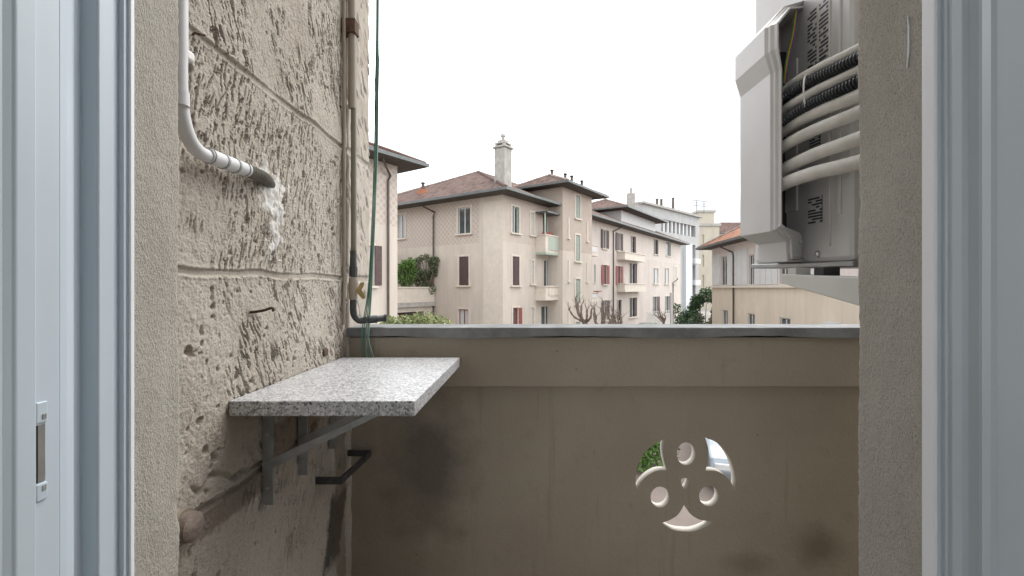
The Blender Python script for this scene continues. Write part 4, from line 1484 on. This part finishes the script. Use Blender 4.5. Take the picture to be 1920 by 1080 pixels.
# ---- long wing along the street
lw = thing('long_wing', 'long cream terrace wing with rows of shutters receding down the street', 'house', FR.pt(20, 0, 0))
sB0, sB1 = st1 - 0.5, FR.s(1276)
BW = [(1130, 1137, 431, 466, 'open', M_SHB), (1157, 1163.5, 437, 470, 'open', M_SHB), (1183, 1192, 443, 478, 'inside', M_SHB), (1226, 1234, 449, 477, 'inside', M_SHB), (1249, 1257, 453, 480, 'half', M_SHP),
      (1113.5, 1117, 496, 530, 'bare', M_SHG), (1131, 1138, 497, 533, 'open', M_SHR), (1157.5, 1164, 499, 534, 'open', M_SHR), (1180, 1194, 494, 535, 'inside', M_SHB), (1225, 1234, 503, 532, 'curtain', M_SHB), (1246, 1254, 503, 532, 'curtain', M_SHB), (1263, 1268, 501, 532, 'closed', M_SHP),
      (1131, 1138, 563, 600, 'open', M_SHB), (1157, 1165, 562, 601, 'inside', M_SHB), (1180, 1194, 558, 594, 'inside', M_SHB), (1224, 1232, 556, 588, 'half', M_SHB), (1247, 1255, 555, 588, 'half', M_SHB)]
facade(FR, lw, sB0, sB1, 0, EV + 0.02, M_PINK, BW)
FE = Frame(FR.pt(sB1, 0, 0)[:2], (-FR.n.x, -FR.n.y), dr)
wall(FE, 0, 16, 0, EV, [], lw, M_PINK)
for (a, b, t_, u, pp) in ((1172, 1210, 476, 489, .8), (1172, 1212, 533, 547, .8), (1110.5, 1122, 461, 480, .8), (1110.5, 1122, 549, 566, .8)):
    pm = (a + b) / 2
    balcony(FR, lw, FR.s(a, pp) if a > 1115 else FR.s(1106, pp), FR.s(b, pp), 0, pp, FR.z(pm, u, pp), FR.z(pm, t_, pp), M_TRIM, M_TRIM, M_WHT if a < 1120 else None)
downpipe(FR, lw, 1149, EV + 0.05, bend=-0.6)
downpipe(FR, lw, 1261, EV - 4.5, bend=-0.1)
# raised roof storey behind
mb = MB()
FR.box(mb, 24.5, 36, -9, -2.2, EV - 0.2, EYE + 8.5)
mb.build('attic_wall', M_WHT, lw)
hip_roof(FR, lw, 23.2, 37.2, -10.2, -1.0, EYE + 8.5, ((28, -5.6, EYE + 10.6), (32.5, -5.6, EYE + 10.6)), M_ROOF)
# awning glints and flower box
mb = MB()
FR.box(mb, FR.s(1117.5, .8), FR.s(1126, .8), 0.55, 0.95, FR.z(1120, 549, .8) + 0.085, FR.z(1120, 549, .8) + 0.16)
mb.build('flower_box', M_SHR, lw)

# ---- left house, near end of the same row
CL = Vector((-5.94, 21.5))
FH = Frame(CL, -dr, FR.n)
lh = thing('left_house', 'near cream house at the left with brown downpipe and dark shutter', 'house', (CL.x, CL.y, 0))
facade(FH, lh, 0, 11, 0, EV + 0.02, M_CREAM, [(690, 700, 461, 536, 'plain', M_SHB)])
a = FH.s(701.5)
mb = MB()
zA, zB_ = FH.z(706, 535), FH.z(706, 461)
FH.box(mb, FH.s(713.5), FH.s(701), 0.05, 0.10, zA, zB_)
mb.build('shutter', M_SHB, lh)
wall(Frame(CL, (-FR.n.x, -FR.n.y), dr), 0, 14, 0, EV, [], lh, M_CREAM2)
hip_roof(FH, lh, -0.92, 12, -15, 0.92, EV, ((6.5, -7, EYE + 9.4), (9, -7, EYE + 9.4)), M_ROOF)
downpipe(FH, lh, 726, EV + 0.05, bend=-0.7)

# ---- terrace in the recess between the two
P0 = C + dl * 5.87
FTc = Frame(P0, -dr, FL.n if False else (FR.n.x, FR.n.y))
tr_ = thing('recess_terrace', 'low cream terrace with solid parapet in the recess between the houses', 'terrace', (P0.x, P0.y, 0))
zT, zS = EYE + 0.0, EYE - 0.95
mb = MB()
FTc.box(mb, 0.02, 8.2, -0.25, 0.0, zS, zT)
mb.build('parapet', M_TRIM, tr_)
mb = MB()
FTc.box(mb, 0.02, 8.2, -6.0, 0.16, zS - 0.28, zS - 0.002)
mb.build('slab', M_CONC, tr_)
mb = MB()
FTc.box(mb, 0.02, 8.2, -0.32, 0.06, zT + 0.002, zT + 0.08)
mb.build('coping', M_TRIM, tr_)
wall(FTc, 0.02, 8.2, 0, zS - 0.28, [(0.9, 3.3, 0.0, zS - 0.62)], tr_, M_CREAM2, 'wall', -0.1, 0.5)
mb = MB()
FTc.box(mb, 0.9, 3.3, -0.68, -0.6, 0.0, zS - 0.62)
mb.build('doorway', M_SHB, tr_)
wall(FTc, 0.02, 8.2, zS, EYE + 2.5, [(2.4, 3.4, zS, EYE + 1.3)], tr_, M_CREAM2, 'wall', -4.5, 0.4)
mb = MB()
FTc.box(mb, 2.4, 3.4, -4.95, -4.9, zS, EYE + 1.3)
mb.build('terrace_door', M_SHG, tr_)
mb = MB()
FTc.box(mb, 0.0, 8.2, -4.95, -4.3, EYE + 2.502, EYE + 2.66)
mb.build('wall_coping', M_RIDGE, tr_)

# ---- white modern block at the end of the street
WD = Vector((0.7071, 0.7071))
W0 = Vector((30.9, 80.0)) - WD * 18.7
FW = Frame(W0, WD, (0.7071, -0.7071))
ZW = EYE + 12.4
wb = thing('white_block', 'white modern flat-roofed apartment block with a ribbon window at the street end', 'building', (W0.x, W0.y, 0))
rib = (FW.s(1240), FW.s(1304), FW.z(1272, 439), FW.z(1272, 417))
opn = [(FW.s(1295), FW.s(1304), FW.z(1299, y1), FW.z(1299, y0)) for y0, y1 in ((459, 485), (497, 525), (534, 562))]
SWE = FW.s(1311)
wall(FW, 0, SWE, 0, ZW, [rib] + opn, wb, M_WHITE, 'wall', 0, 0.6)
mb = MB()
FW.box(mb, rib[0], rib[1], -0.66, -0.6, rib[2], rib[3])
mb.build('ribbon_glass', M_GLASS, wb)
nb = 9
for i in range(1, nb):
    a = rib[0] + (rib[1] - rib[0]) * i / nb
    mb = MB()
    FW.box(mb, a - 0.22, a + 0.22, -0.598, -0.25, rib[2], rib[3])
    mb.build('mullion', M_WHT, wb)
for h in opn:
    mb = MB()
    FW.box(mb, h[0], h[1], -0.66, -0.6, h[2], h[3])
    lg = mb.build('loggia_back', M_SHB, wb)
    mb = MB()
    FW.box(mb, h[0] - 0.1, h[1] + 0.1, 0.002, 0.9, h[2] - 0.9, h[2] - 0.02)
    mb.build('loggia_rail', M_WHT, lg)
mb = MB()
FW.box(mb, FW.s(1281), FW.s(1293), 0.002, 0.5, 0, FW.z(1287, 457))
mb.build('stair_fin', mat('pale_blue_grey', (0.55, 0.58, 0.60), 0.7), wb)
FW2 = Frame(W0, (-1, 0.04), (-0.04, -1))
wall(FW2, 0, 6.0, 0, ZW - 0.05, [], wb, M_WHITE)
wall(FW2, 6.0, 9, 0, ZW - 1.0, [], wb, M_WHITE)
mb = MB()
FW.box(mb, -0.4, SWE + 0.4, -14, 0.5, ZW + 0.002, ZW + 0.3)
mb.build('roof_slab', M_CONC, wb)
wall(Frame(FW.pt(SWE, 0, 0)[:2], (-FW.n.x, -FW.n.y), WD), 0, 14, 0, ZW, [], wb, M_WHITE)

# ---- cream block with rooftop lift house behind, and a far red roof
FY = Frame(P(1309, 540, 96)[:2], (1, 0.05), (0.05, -1))
yb = thing('cream_block', 'pale cream block with a square rooftop lift house behind the white one', 'building', (FY.o.x, FY.o.y, 0))
wall(FY, 0, 4.6, 0, FY.z(1325, 424), [(FY.s(1316), FY.s(1320), FY.z(1318, y + 22), FY.z(1318, y)) for y in (440, 478, 516)], yb, M_YEL, 'wall')
mb = MB()
FY.box(mb, 0.2, 4.4, -8, -0.2, 0, FY.z(1325, 425))
mb.build('core', M_YEL, yb)
mb = MB()
FY.box(mb, 0.3, 3.6, -4, -0.3, FY.z(1325, 425) + .01, FY.z(1325, 398))
mb.build('lift_house', M_YEL, yb)
mb = MB()
FY.box(mb, 0.05, 3.85, -4.2, -0.05, FY.z(1325, 398) + .01, FY.z(1325, 394))
mb.build('lift_house_roof', M_CONC, yb)
mb = MB()
FY.box(mb, -0.3, 4.9, -8, 0.3, FY.z(1325, 424) + 0.01, FY.z(1325, 419))
mb.build('cornice', M_CONC, yb)
FX = Frame(P(1342, 540, 110)[:2], (1, 0), (0, -1))
xb = thing('far_house', 'far house showing only a red tiled roof behind the orange one', 'house', (FX.o.x, FX.o.y, 0))
wall(FX, 0, 14, 0, EYE + 13.2, [], xb, M_YEL)
hip_roof(FX, xb, -0.6, 15, -9, 0.6, EYE + 13.2, ((3.0, -4.2, EYE + 16.4), (12, -4.2, EYE + 16.4)), M_ROOF)

# ---- right house with the orange roof
D0 = Vector((15.04, 36.0))
FD = Frame(D0, (-0.0706, -0.9975), (-0.9975, 0.0706))
rh = thing('right_house', 'peach house at the right with white upper storey and orange tiled roof', 'house', (D0.x, D0.y, 0))
EVR = EYE + 3.08
facade(FD, rh, 0, 26, 0, EVR + 0.03, M_PEACH, [
    (1352, 1363, 480, 534, 'bare', M_SHB), (1404, 1414, 477, 533, 'bare', M_SHG), (1462, 1478, 470, 532, 'bare', M_SHG), (1540, 1560, 462, 532, 'bare', M_SHG),
    (1354.5, 1364.5, 581, 632, 'bare', M_SHG), (1402, 1415, 588, 640, 'bare', M_SHG), (1462, 1482, 596, 650, 'bare', M_SHG)])
mb = MB()
FD.box(mb, -0.06, 26, 0.002, 0.16, EYE + 0.02, EYE + 0.16)
mb.build('cornice', M_TRIM, rh)
for px_a, px_b in ((1337, 1350.5), (1365, 1402), (1416.5, 1459), (1481, 1536)):
    mb = MB()
    sa, sb_ = FD.s(px_a), FD.s(px_b)
    n_ = max(1, round((sb_ - sa) / 0.75))
    for i in range(n_):
        mb = MB()
        FD.box(mb, sa + (sb_ - sa) * i / n_ + 0.02, sa + (sb_ - sa) * (i + 1) / n_ - 0.02, 0.002, 0.04, EYE + 0.22, EYE + 2.55)
        mb.build('white_panel', M_WHT, rh)
mb = MB()
FD.box(mb, FD.s(1552), FD.s(1578), 0.002, 0.22, FD.z(1565, 622), FD.z(1565, 604))
mb.build('wall_box', M_WHT, rh)
wall(Frame(D0, (-FD.n.x, -FD.n.y), (-FD.d.x, -FD.d.y)), 0, 13, 0, EVR, [], rh, M_PEACH)
hip_roof(FD, rh, -0.85, 27, -14, 0.85, EVR, ((5.6, -6.5, EVR + 4.3), (20, -6.5, EVR + 4.3)), M_ROOF2)
downpipe(FD, rh, 1377, EVR + 0.03, bend=0.9)

# ---- vents, aerials
for i, (px_, a, b, Y, lb) in enumerate(((793, 368, 345, 34.4, 'small vent on the left slope of the brown roof'), (1035, 336, 321, 35.0, 'first vent left of centre on the tower roof'),
                                         (1060, 345, 328, 34.6, 'vent at the front hip of the tower roof'), (1072, 350, 332, 35.2, 'second vent along the tower roof edge'), (1091, 357, 341, 36.5, 'third vent along the tower roof edge'),
                                         (1262, 396, 372, 75, 'twisted vent on the white block roof'), (1232, 388, 374, 72, 'short vent on the white block roof'), (1240, 390, 375, 73, 'slim vent beside the twisted one'))):
    flue(px_, a, b, Y, lb, r=0.12 if Y < 50 else 0.2)
q = P(793, 366, 34.4)
t = thing('vent_base', 'small orange terracotta vent base on the left slope of the brown roof', 'vent', q)
MB().prism([(-0.42, -0.5), (0.42, -0.5), (0.30, 0.42), (-0.30, 0.42)], 34.15, 34.65, lambda p, a: (q[0] + p[0], a, q[2] + p[1])).build('terracotta_block', M_ROOF2B, t)
b_ = P(1183, 382, 58)
t = thing('roof_chimney', 'slim pale chimney on the raised roof behind the terrace wing', 'chimney', b_)
MB().box(b_[0] - 0.45, b_[0] + 0.45, 57.6, 58.4, b_[2] - 1.6, b_[2] + 1.3).build('shaft', M_CONC, t)
MB().box(b_[0] - 0.15, b_[0] + 0.15, 57.8, 58.2, b_[2] + 1.302, b_[2] + 2.0).build('pot', M_CONC, t)


def aerial(px, py0, py1, Y, label):
    a, b = Vector(P(px, py0, Y)), Vector(P(px, py1, Y))
    t = thing('tv_aerial', label, 'aerial', tuple(a), 'aerials on the roofs')
    r = 0.025 * Y / 40
    MB().tube([a - Vector((0, 0, 0.5)), b], r, 6).build('mast', M_GUT, t)
    for i, w_ in enumerate((0.5, 0.42, 0.34)):
        z = b.z - i * 0.22 * Y / 40
        MB().tube([(b.x - w_ * Y / 60, Y, z), (b.x + w_ * Y / 60, Y + 0.1, z + 0.04)], r * 0.8, 5).build('rod', M_GUT, t)


aerial(1082, 346, 322, 36, 'thin aerial on the tower roof')
aerial(1306, 404, 376, 80, 'thin aerial at the right end of the white block roof')
aerial(1320, 396, 378, 94, 'thin aerial above the cream lift house')

# ------------------------------------------------------------------ plants
def leaf_cloud(centres, n, size, seed, squash=1.0):
    """n small folded leaves scattered through ellipsoids"""
    rng = np.random.RandomState(seed)
    cs = np.array([c[:3] for c in centres])
    rs = np.array([c[3] for c in centres])
    w_ = rs ** 3
    k = rng.choice(len(cs), n, p=w_ / w_.sum())
    d = rng.normal(size=(n, 3))
    d /= np.linalg.norm(d, axis=1)[:, None]
    rad = rng.rand(n) ** 0.45
    p = cs[k] + d * (rs[k] * rad)[:, None] * np.array([1, 1, squash])
    a = rng.normal(size=(n, 3)); a += d * 0.6
    a /= np.linalg.norm(a, axis=1)[:, None]
    b = np.cross(a, rng.normal(size=(n, 3)))
    b /= np.linalg.norm(b, axis=1)[:, None]
    nn = np.cross(a, b)
    L_ = size * (0.6 + 0.8 * rng.rand(n))[:, None]
    v = np.stack([p - a * L_ * .5, p + b * L_ * .25 + nn * L_ * .08, p + a * L_ * .5, p - b * L_ * .25 + nn * L_ * .08], 1)
    return v.reshape(-1, 3)


def leaves_obj(name, verts, m, parent):
    n = len(verts) // 4
    me = bpy.data.meshes.new(name)
    off = np.array(root_loc(parent))
    me.vertices.add(len(verts))
    me.vertices.foreach_set('co', (verts - off).ravel())
    me.loops.add(len(verts))
    me.loops.foreach_set('vertex_index', np.arange(len(verts), dtype=np.int32))
    me.polygons.add(n)
    me.polygons.foreach_set('loop_start', np.arange(0, len(verts), 4, dtype=np.int32))
    me.update(calc_edges=True)
    me.materials.append(m)
    o = bpy.data.objects.new(name, me)
    col.objects.link(o)
    o.parent = parent
    return o


def bush(name, label, cat, base, blobs, n, size, m, seed, squash=1.0, group=None):
    t = thing(name, label, cat, base, group)
    B = Vector(base)
    mb = MB()
    rng = random.Random(seed)
    for bl in blobs:
        c = Vector(bl[:3])
        mid_ = B.lerp(c, 0.5) + Vector((rng.uniform(-.1, .1), rng.uniform(-.1, .1), 0))
        mb.tube(spline([B - Vector((0, 0, 0.05)), mid_, c], 4), [0.06, 0.055, 0.05, 0.045, 0.04, 0.03, 0.025, 0.02, 0.015][:9], 6)
    mb.build('trunk', M_BARK, t)
    leaves_obj('crown', leaf_cloud(blobs, n, size, seed, squash), m, t)
    return t


# laurel just beyond the parapet
bl = []
rng = random.Random(4)
for i in range(16):
    px_ = 716 + 132 * (i + 0.5) / 16
    Y = 9.6 + rng.uniform(-.4, .4)
    x, y, z = P(px_, 598 + rng.uniform(-4, 5) - 7 * math.sin((px_ - 716) / 132 * 3.14), Y)
    bl.append((x, y, z - 0.16, rng.uniform(.16, .24)))
    bl.append((x, y + .2, z - 0.55, .3))
cx_ = sum(b[0] for b in bl) / len(bl)
bush('laurel_bush', 'variegated laurel bush top showing just above the parapet at left', 'bush', (cx_, 9.7, 0.0), bl, 6500, 0.085, M_LAUREL, 11)
# potted plants on the terrace
for i, (px_, py_, wx, wz, m, lb) in enumerate(((762, 514, 0.55, 0.75, M_LEAF2, 'bright green shrub on the recess terrace beside the left house'), (797, 512, 0.95, 1.15, M_LEAF3, 'grey-green oleander on the recess terrace by the downpipe'))):
    s_ = FTc.s(px_, -0.75)
    q = FTc.pt(s_, -0.55 - 0.3 * (1 - i), zS)
    rr = random.Random(i)
    zc = EYE + (CY - py_) / F * q[1]
    bl = []
    for _ in range(26):
        a, h = rr.uniform(-1, 1), rr.uniform(-1, 1)
        k = 1 - 0.35 * abs(h)
        bl.append((q[0] + a * wx * k, q[1] - 0.25 * i + rr.uniform(-.35, .25), zc + h * wz, rr.uniform(.24, .42)))
    bush('terrace_shrub', lb, 'shrub', q, bl, 4200, 0.13, m, 21 + i, group='shrubs on the recess terrace')
# evergreens at the street end
for i, (px_, py_, Y, r, n_, lb) in enumerate(((1322, 572, 46, 1.5, 5200, 'dark evergreen tree beside the corner of the peach house'), (1286, 590, 52, 1.2, 3000, 'lower dark evergreen at the foot of the white block'))):
    x, y, z = P(px_, py_, Y)
    rr = random.Random(40 + i)
    bl = [(x + rr.uniform(-1, 1) * r * .8, y + rr.uniform(-1, 1) * r * .6, z + rr.uniform(-1.6, .75) * r, rr.uniform(.45, .85)) for _ in range(16)]
    bush('evergreen_tree', lb, 'tree', (x, y, 0), bl, n_, 0.24, M_LEAF, 31 + i, group='evergreens at the street end')
# shrub seen through the rosette
rr = random.Random(6)
bl = [(3.15 + rr.uniform(-.6, .6), 11.8 + rr.uniform(-.6, .6), 0.8 + rr.uniform(-.6, .7), rr.uniform(.3, .5)) for _ in range(16)]
bush('courtyard_shrub', 'bright green shrub seen through the upper left cut-out of the parapet', 'shrub', (3.15, 11.8, 0.02), bl, 5000, 0.10, M_LEAF2, 51)


# bare pollarded trees
def bare_tree(px, py_top, Y, label, seed):
    x, y, zt_ = P(px, py_top, Y)
    rr = random.Random(seed)
    t = thing('bare_tree', label, 'tree', (x, y, 0), 'bare pollarded trees by the terrace wing')
    tr = [Vector((x, y, -0.1)), Vector((x + rr.uniform(-.1, .1), y, zt_ * .4)), Vector((x + rr.uniform(-.15, .15), y, zt_ * .72))]
    MB().tube(spline(tr, 6), [0.15 - 0.06 * i / 12 for i in range(13)], 9).build('trunk', M_BARK, t)
    mb = MB()
    top_ = tr[-1]
    for i in range(6):
        a = rr.uniform(0, 6.28)
        sp_ = rr.uniform(.1, .8)
        e = Vector((x + math.cos(a) * sp_, y + math.sin(a) * sp_ * .6, zt_ * rr.uniform(.80, 1.0)))
        m_ = top_.lerp(e, .45) + Vector((math.cos(a) * .18, math.sin(a) * .1, -.05))
        st_ = top_ - Vector((0, 0, rr.uniform(0, .5)))
        pts = spline([st_, m_, e], 5)
        mb.tube(pts, [0.065 + 0.012 * math.sin(k * 2.1 + i) - 0.022 * k / 10 for k in range(len(pts))], 6)
        # knobbly pruned head and twigs
        mb.tube([e - Vector((0, 0, .05)), e, e + Vector((0, 0, .06))], [0.03, 0.055, 0.025], 6)
        for _ in range(4):
            d = Vector((rr.uniform(-.3, .3), rr.uniform(-.3, .3), rr.uniform(.15, .5)))
            mb.tube([e, e + d * .5 + Vector((rr.uniform(-.04, .04), 0, 0)), e + d], [0.015, 0.011, 0.005], 5)
    mb.build('branches', M_BARK, t)


bare_tree(1098, 558, 22, 'leftmost bare pollarded tree in front of the stair tower', 3)
bare_tree(1124, 566, 21, 'middle bare pollarded tree in front of the terrace wing', 5)
bare_tree(1152, 572, 23, 'smaller bare pollarded tree right of the other two', 8)
bare_tree(1244, 580, 40, 'far bare tree behind the railings', 12)

# ------------------------------------------------------------------ street things
def car(loc, rot, paint, label, group):
    t = thing('parked_car', label, 'car', loc, group)
    t.rotation_euler.z = rot
    o = Vector(loc)

    def q(x, y, z):
        return Vector((x, y, z)) + o
    side = [(-2.05, 0.35), (-2.1, 0.62), (-2.0, 0.86), (-1.3, 0.92), (1.15, 0.92), (1.95, 0.80), (2.1, 0.55), (2.05, 0.32)]
    mb = MB()
    rows = [(-0.86, 0.97), (-0.80, 1.0), (0.80, 1.0), (0.86, 0.97)]
    n_ = len(side)
    vs = [q(x * k, y, z if k == 1.0 else 0.62 + (z - 0.62) * 0.86) for y, k in rows for x, z in side]
    fs = [(r * n_ + i, r * n_ + (i + 1) % n_, (r + 1) * n_ + (i + 1) % n_, (r + 1) * n_ + i) for r in range(3) for i in range(n_)]
    fs += [tuple(range(n_)), tuple(range(3 * n_, 4 * n_))[::-1]]
    mb.add(vs, fs).build('body', paint, t, smooth=True, bevel=0.03)
    cab = [(-1.75, 0.9), (-1.25, 1.42), (0.15, 1.46), (1.05, 0.9)]
    vs = [q(x, y * (1.0 if z < 1 else 0.80), z) for y in (-0.79, 0.79) for x, z in cab]
    MB().add(vs, [(0, 1, 2, 3), (7, 6, 5, 4), (0, 4, 5, 1), (1, 5, 6, 2), (2, 6, 7, 3), (3, 7, 4, 0)]).build('cabin_glass', M_GLASS, t, bevel=0.03)
    vs = [q(x, y * 0.80, z) for y in (-0.8, 0.8) for x, z in ((-1.28, 1.415), (-1.0, 1.47), (0.0, 1.49), (0.19, 1.44))]
    MB().add(vs, [(0, 1, 2, 3), (7, 6, 5, 4), (0, 4, 5, 1), (1, 5, 6, 2), (2, 6, 7, 3), (3, 7, 4, 0)]).build('roof', paint, t, bevel=0.02)
    for x in (-1.3, 1.3):
        for y in (-0.80, 0.80):
            s_ = 1 if y > 0 else -1
            wh = MB().tube([q(x, y - 0.1 * s_, 0.32), q(x, y + 0.09 * s_, 0.32)], 0.32, 20).build('wheel', M_RUB, t, True)
            MB().tube([q(x, y + 0.085 * s_, 0.32), q(x, y + 0.10 * s_, 0.32)], 0.2, 14).build('rim', M_PLATE, wh, True)
    for y in (-0.6, 0.6):
        MB().box(2.02, 2.09, y - 0.16, y + 0.16, 0.58, 0.72, lambda a, b, c: q(a, b, c)).build('headlight', M_CURT, t, bevel=0.02)
        MB().box(-2.09, -2.02, y - 0.16, y + 0.16, 0.62, 0.78, lambda a, b, c: q(a, b, c)).build('tail_light', M_SHR, t, bevel=0.02)
    return t


M_CARG = mat('green_grey_paint', (0.16, 0.20, 0.18), 0.25, 0.3, var=0.03, spec=0.6)
M_CARW = mat('silver_paint', (0.22, 0.25, 0.28), 0.25, 0.3, var=0.03, spec=0.6)
car((11.6, 41.5, 0.0), R(58), M_CARG, 'grey-green parked car roof just above the parapet by the railings', 'parked cars')
car((5.55, 11.9, 0.022), R(255), M_CARW, 'silver parked car seen through the upper right cut-out of the parapet', 'parked cars')

# railings in front of the terrace wing
fa, fb = Vector(P(1214, 600, 41)[:2]), Vector(P(1257, 600, 45)[:2])
rl = thing('railing', 'pale metal railing in front of the terrace wing near the street end', 'railing', (fa.x, fa.y, 0))
FF = Frame(fa, (fb - fa), FR.n)
ln = (fb - fa).length
zr1 = EYE - 2.2
mb = MB()
FF.box(mb, 0, ln, -0.1, 0.1, 0, zr1 - 1.25)
mb.build('plinth', M_TRIM, rl)
mb = MB()
FF.box(mb, 0, ln, -0.02, 0.02, zr1 - 0.05, zr1)
mb.build('top_rail', M_WHT, rl)
for i in range(22):
    a = ln * (i + 0.5) / 22
    mb = MB()
    FF.box(mb, a - 0.018, a + 0.018, -0.014, 0.014, zr1 - 1.249, zr1 - 0.052)
    mb.build('bar', M_WHT, rl)
pp_ = P(1259, 610, 40)
t = thing('gate_post', 'pale square post at the right end of the railing', 'post', (pp_[0], 40, 0))
MB().box(pp_[0] - 0.1, pp_[0] + 0.1, 39.9, 40.1, 0, EYE - 0.5).build('shaft', M_WHT, t)
MB().box(pp_[0] - 0.13, pp_[0] + 0.13, 39.87, 40.13, EYE - 0.498, EYE - 0.42).build('cap', M_WHT, t)
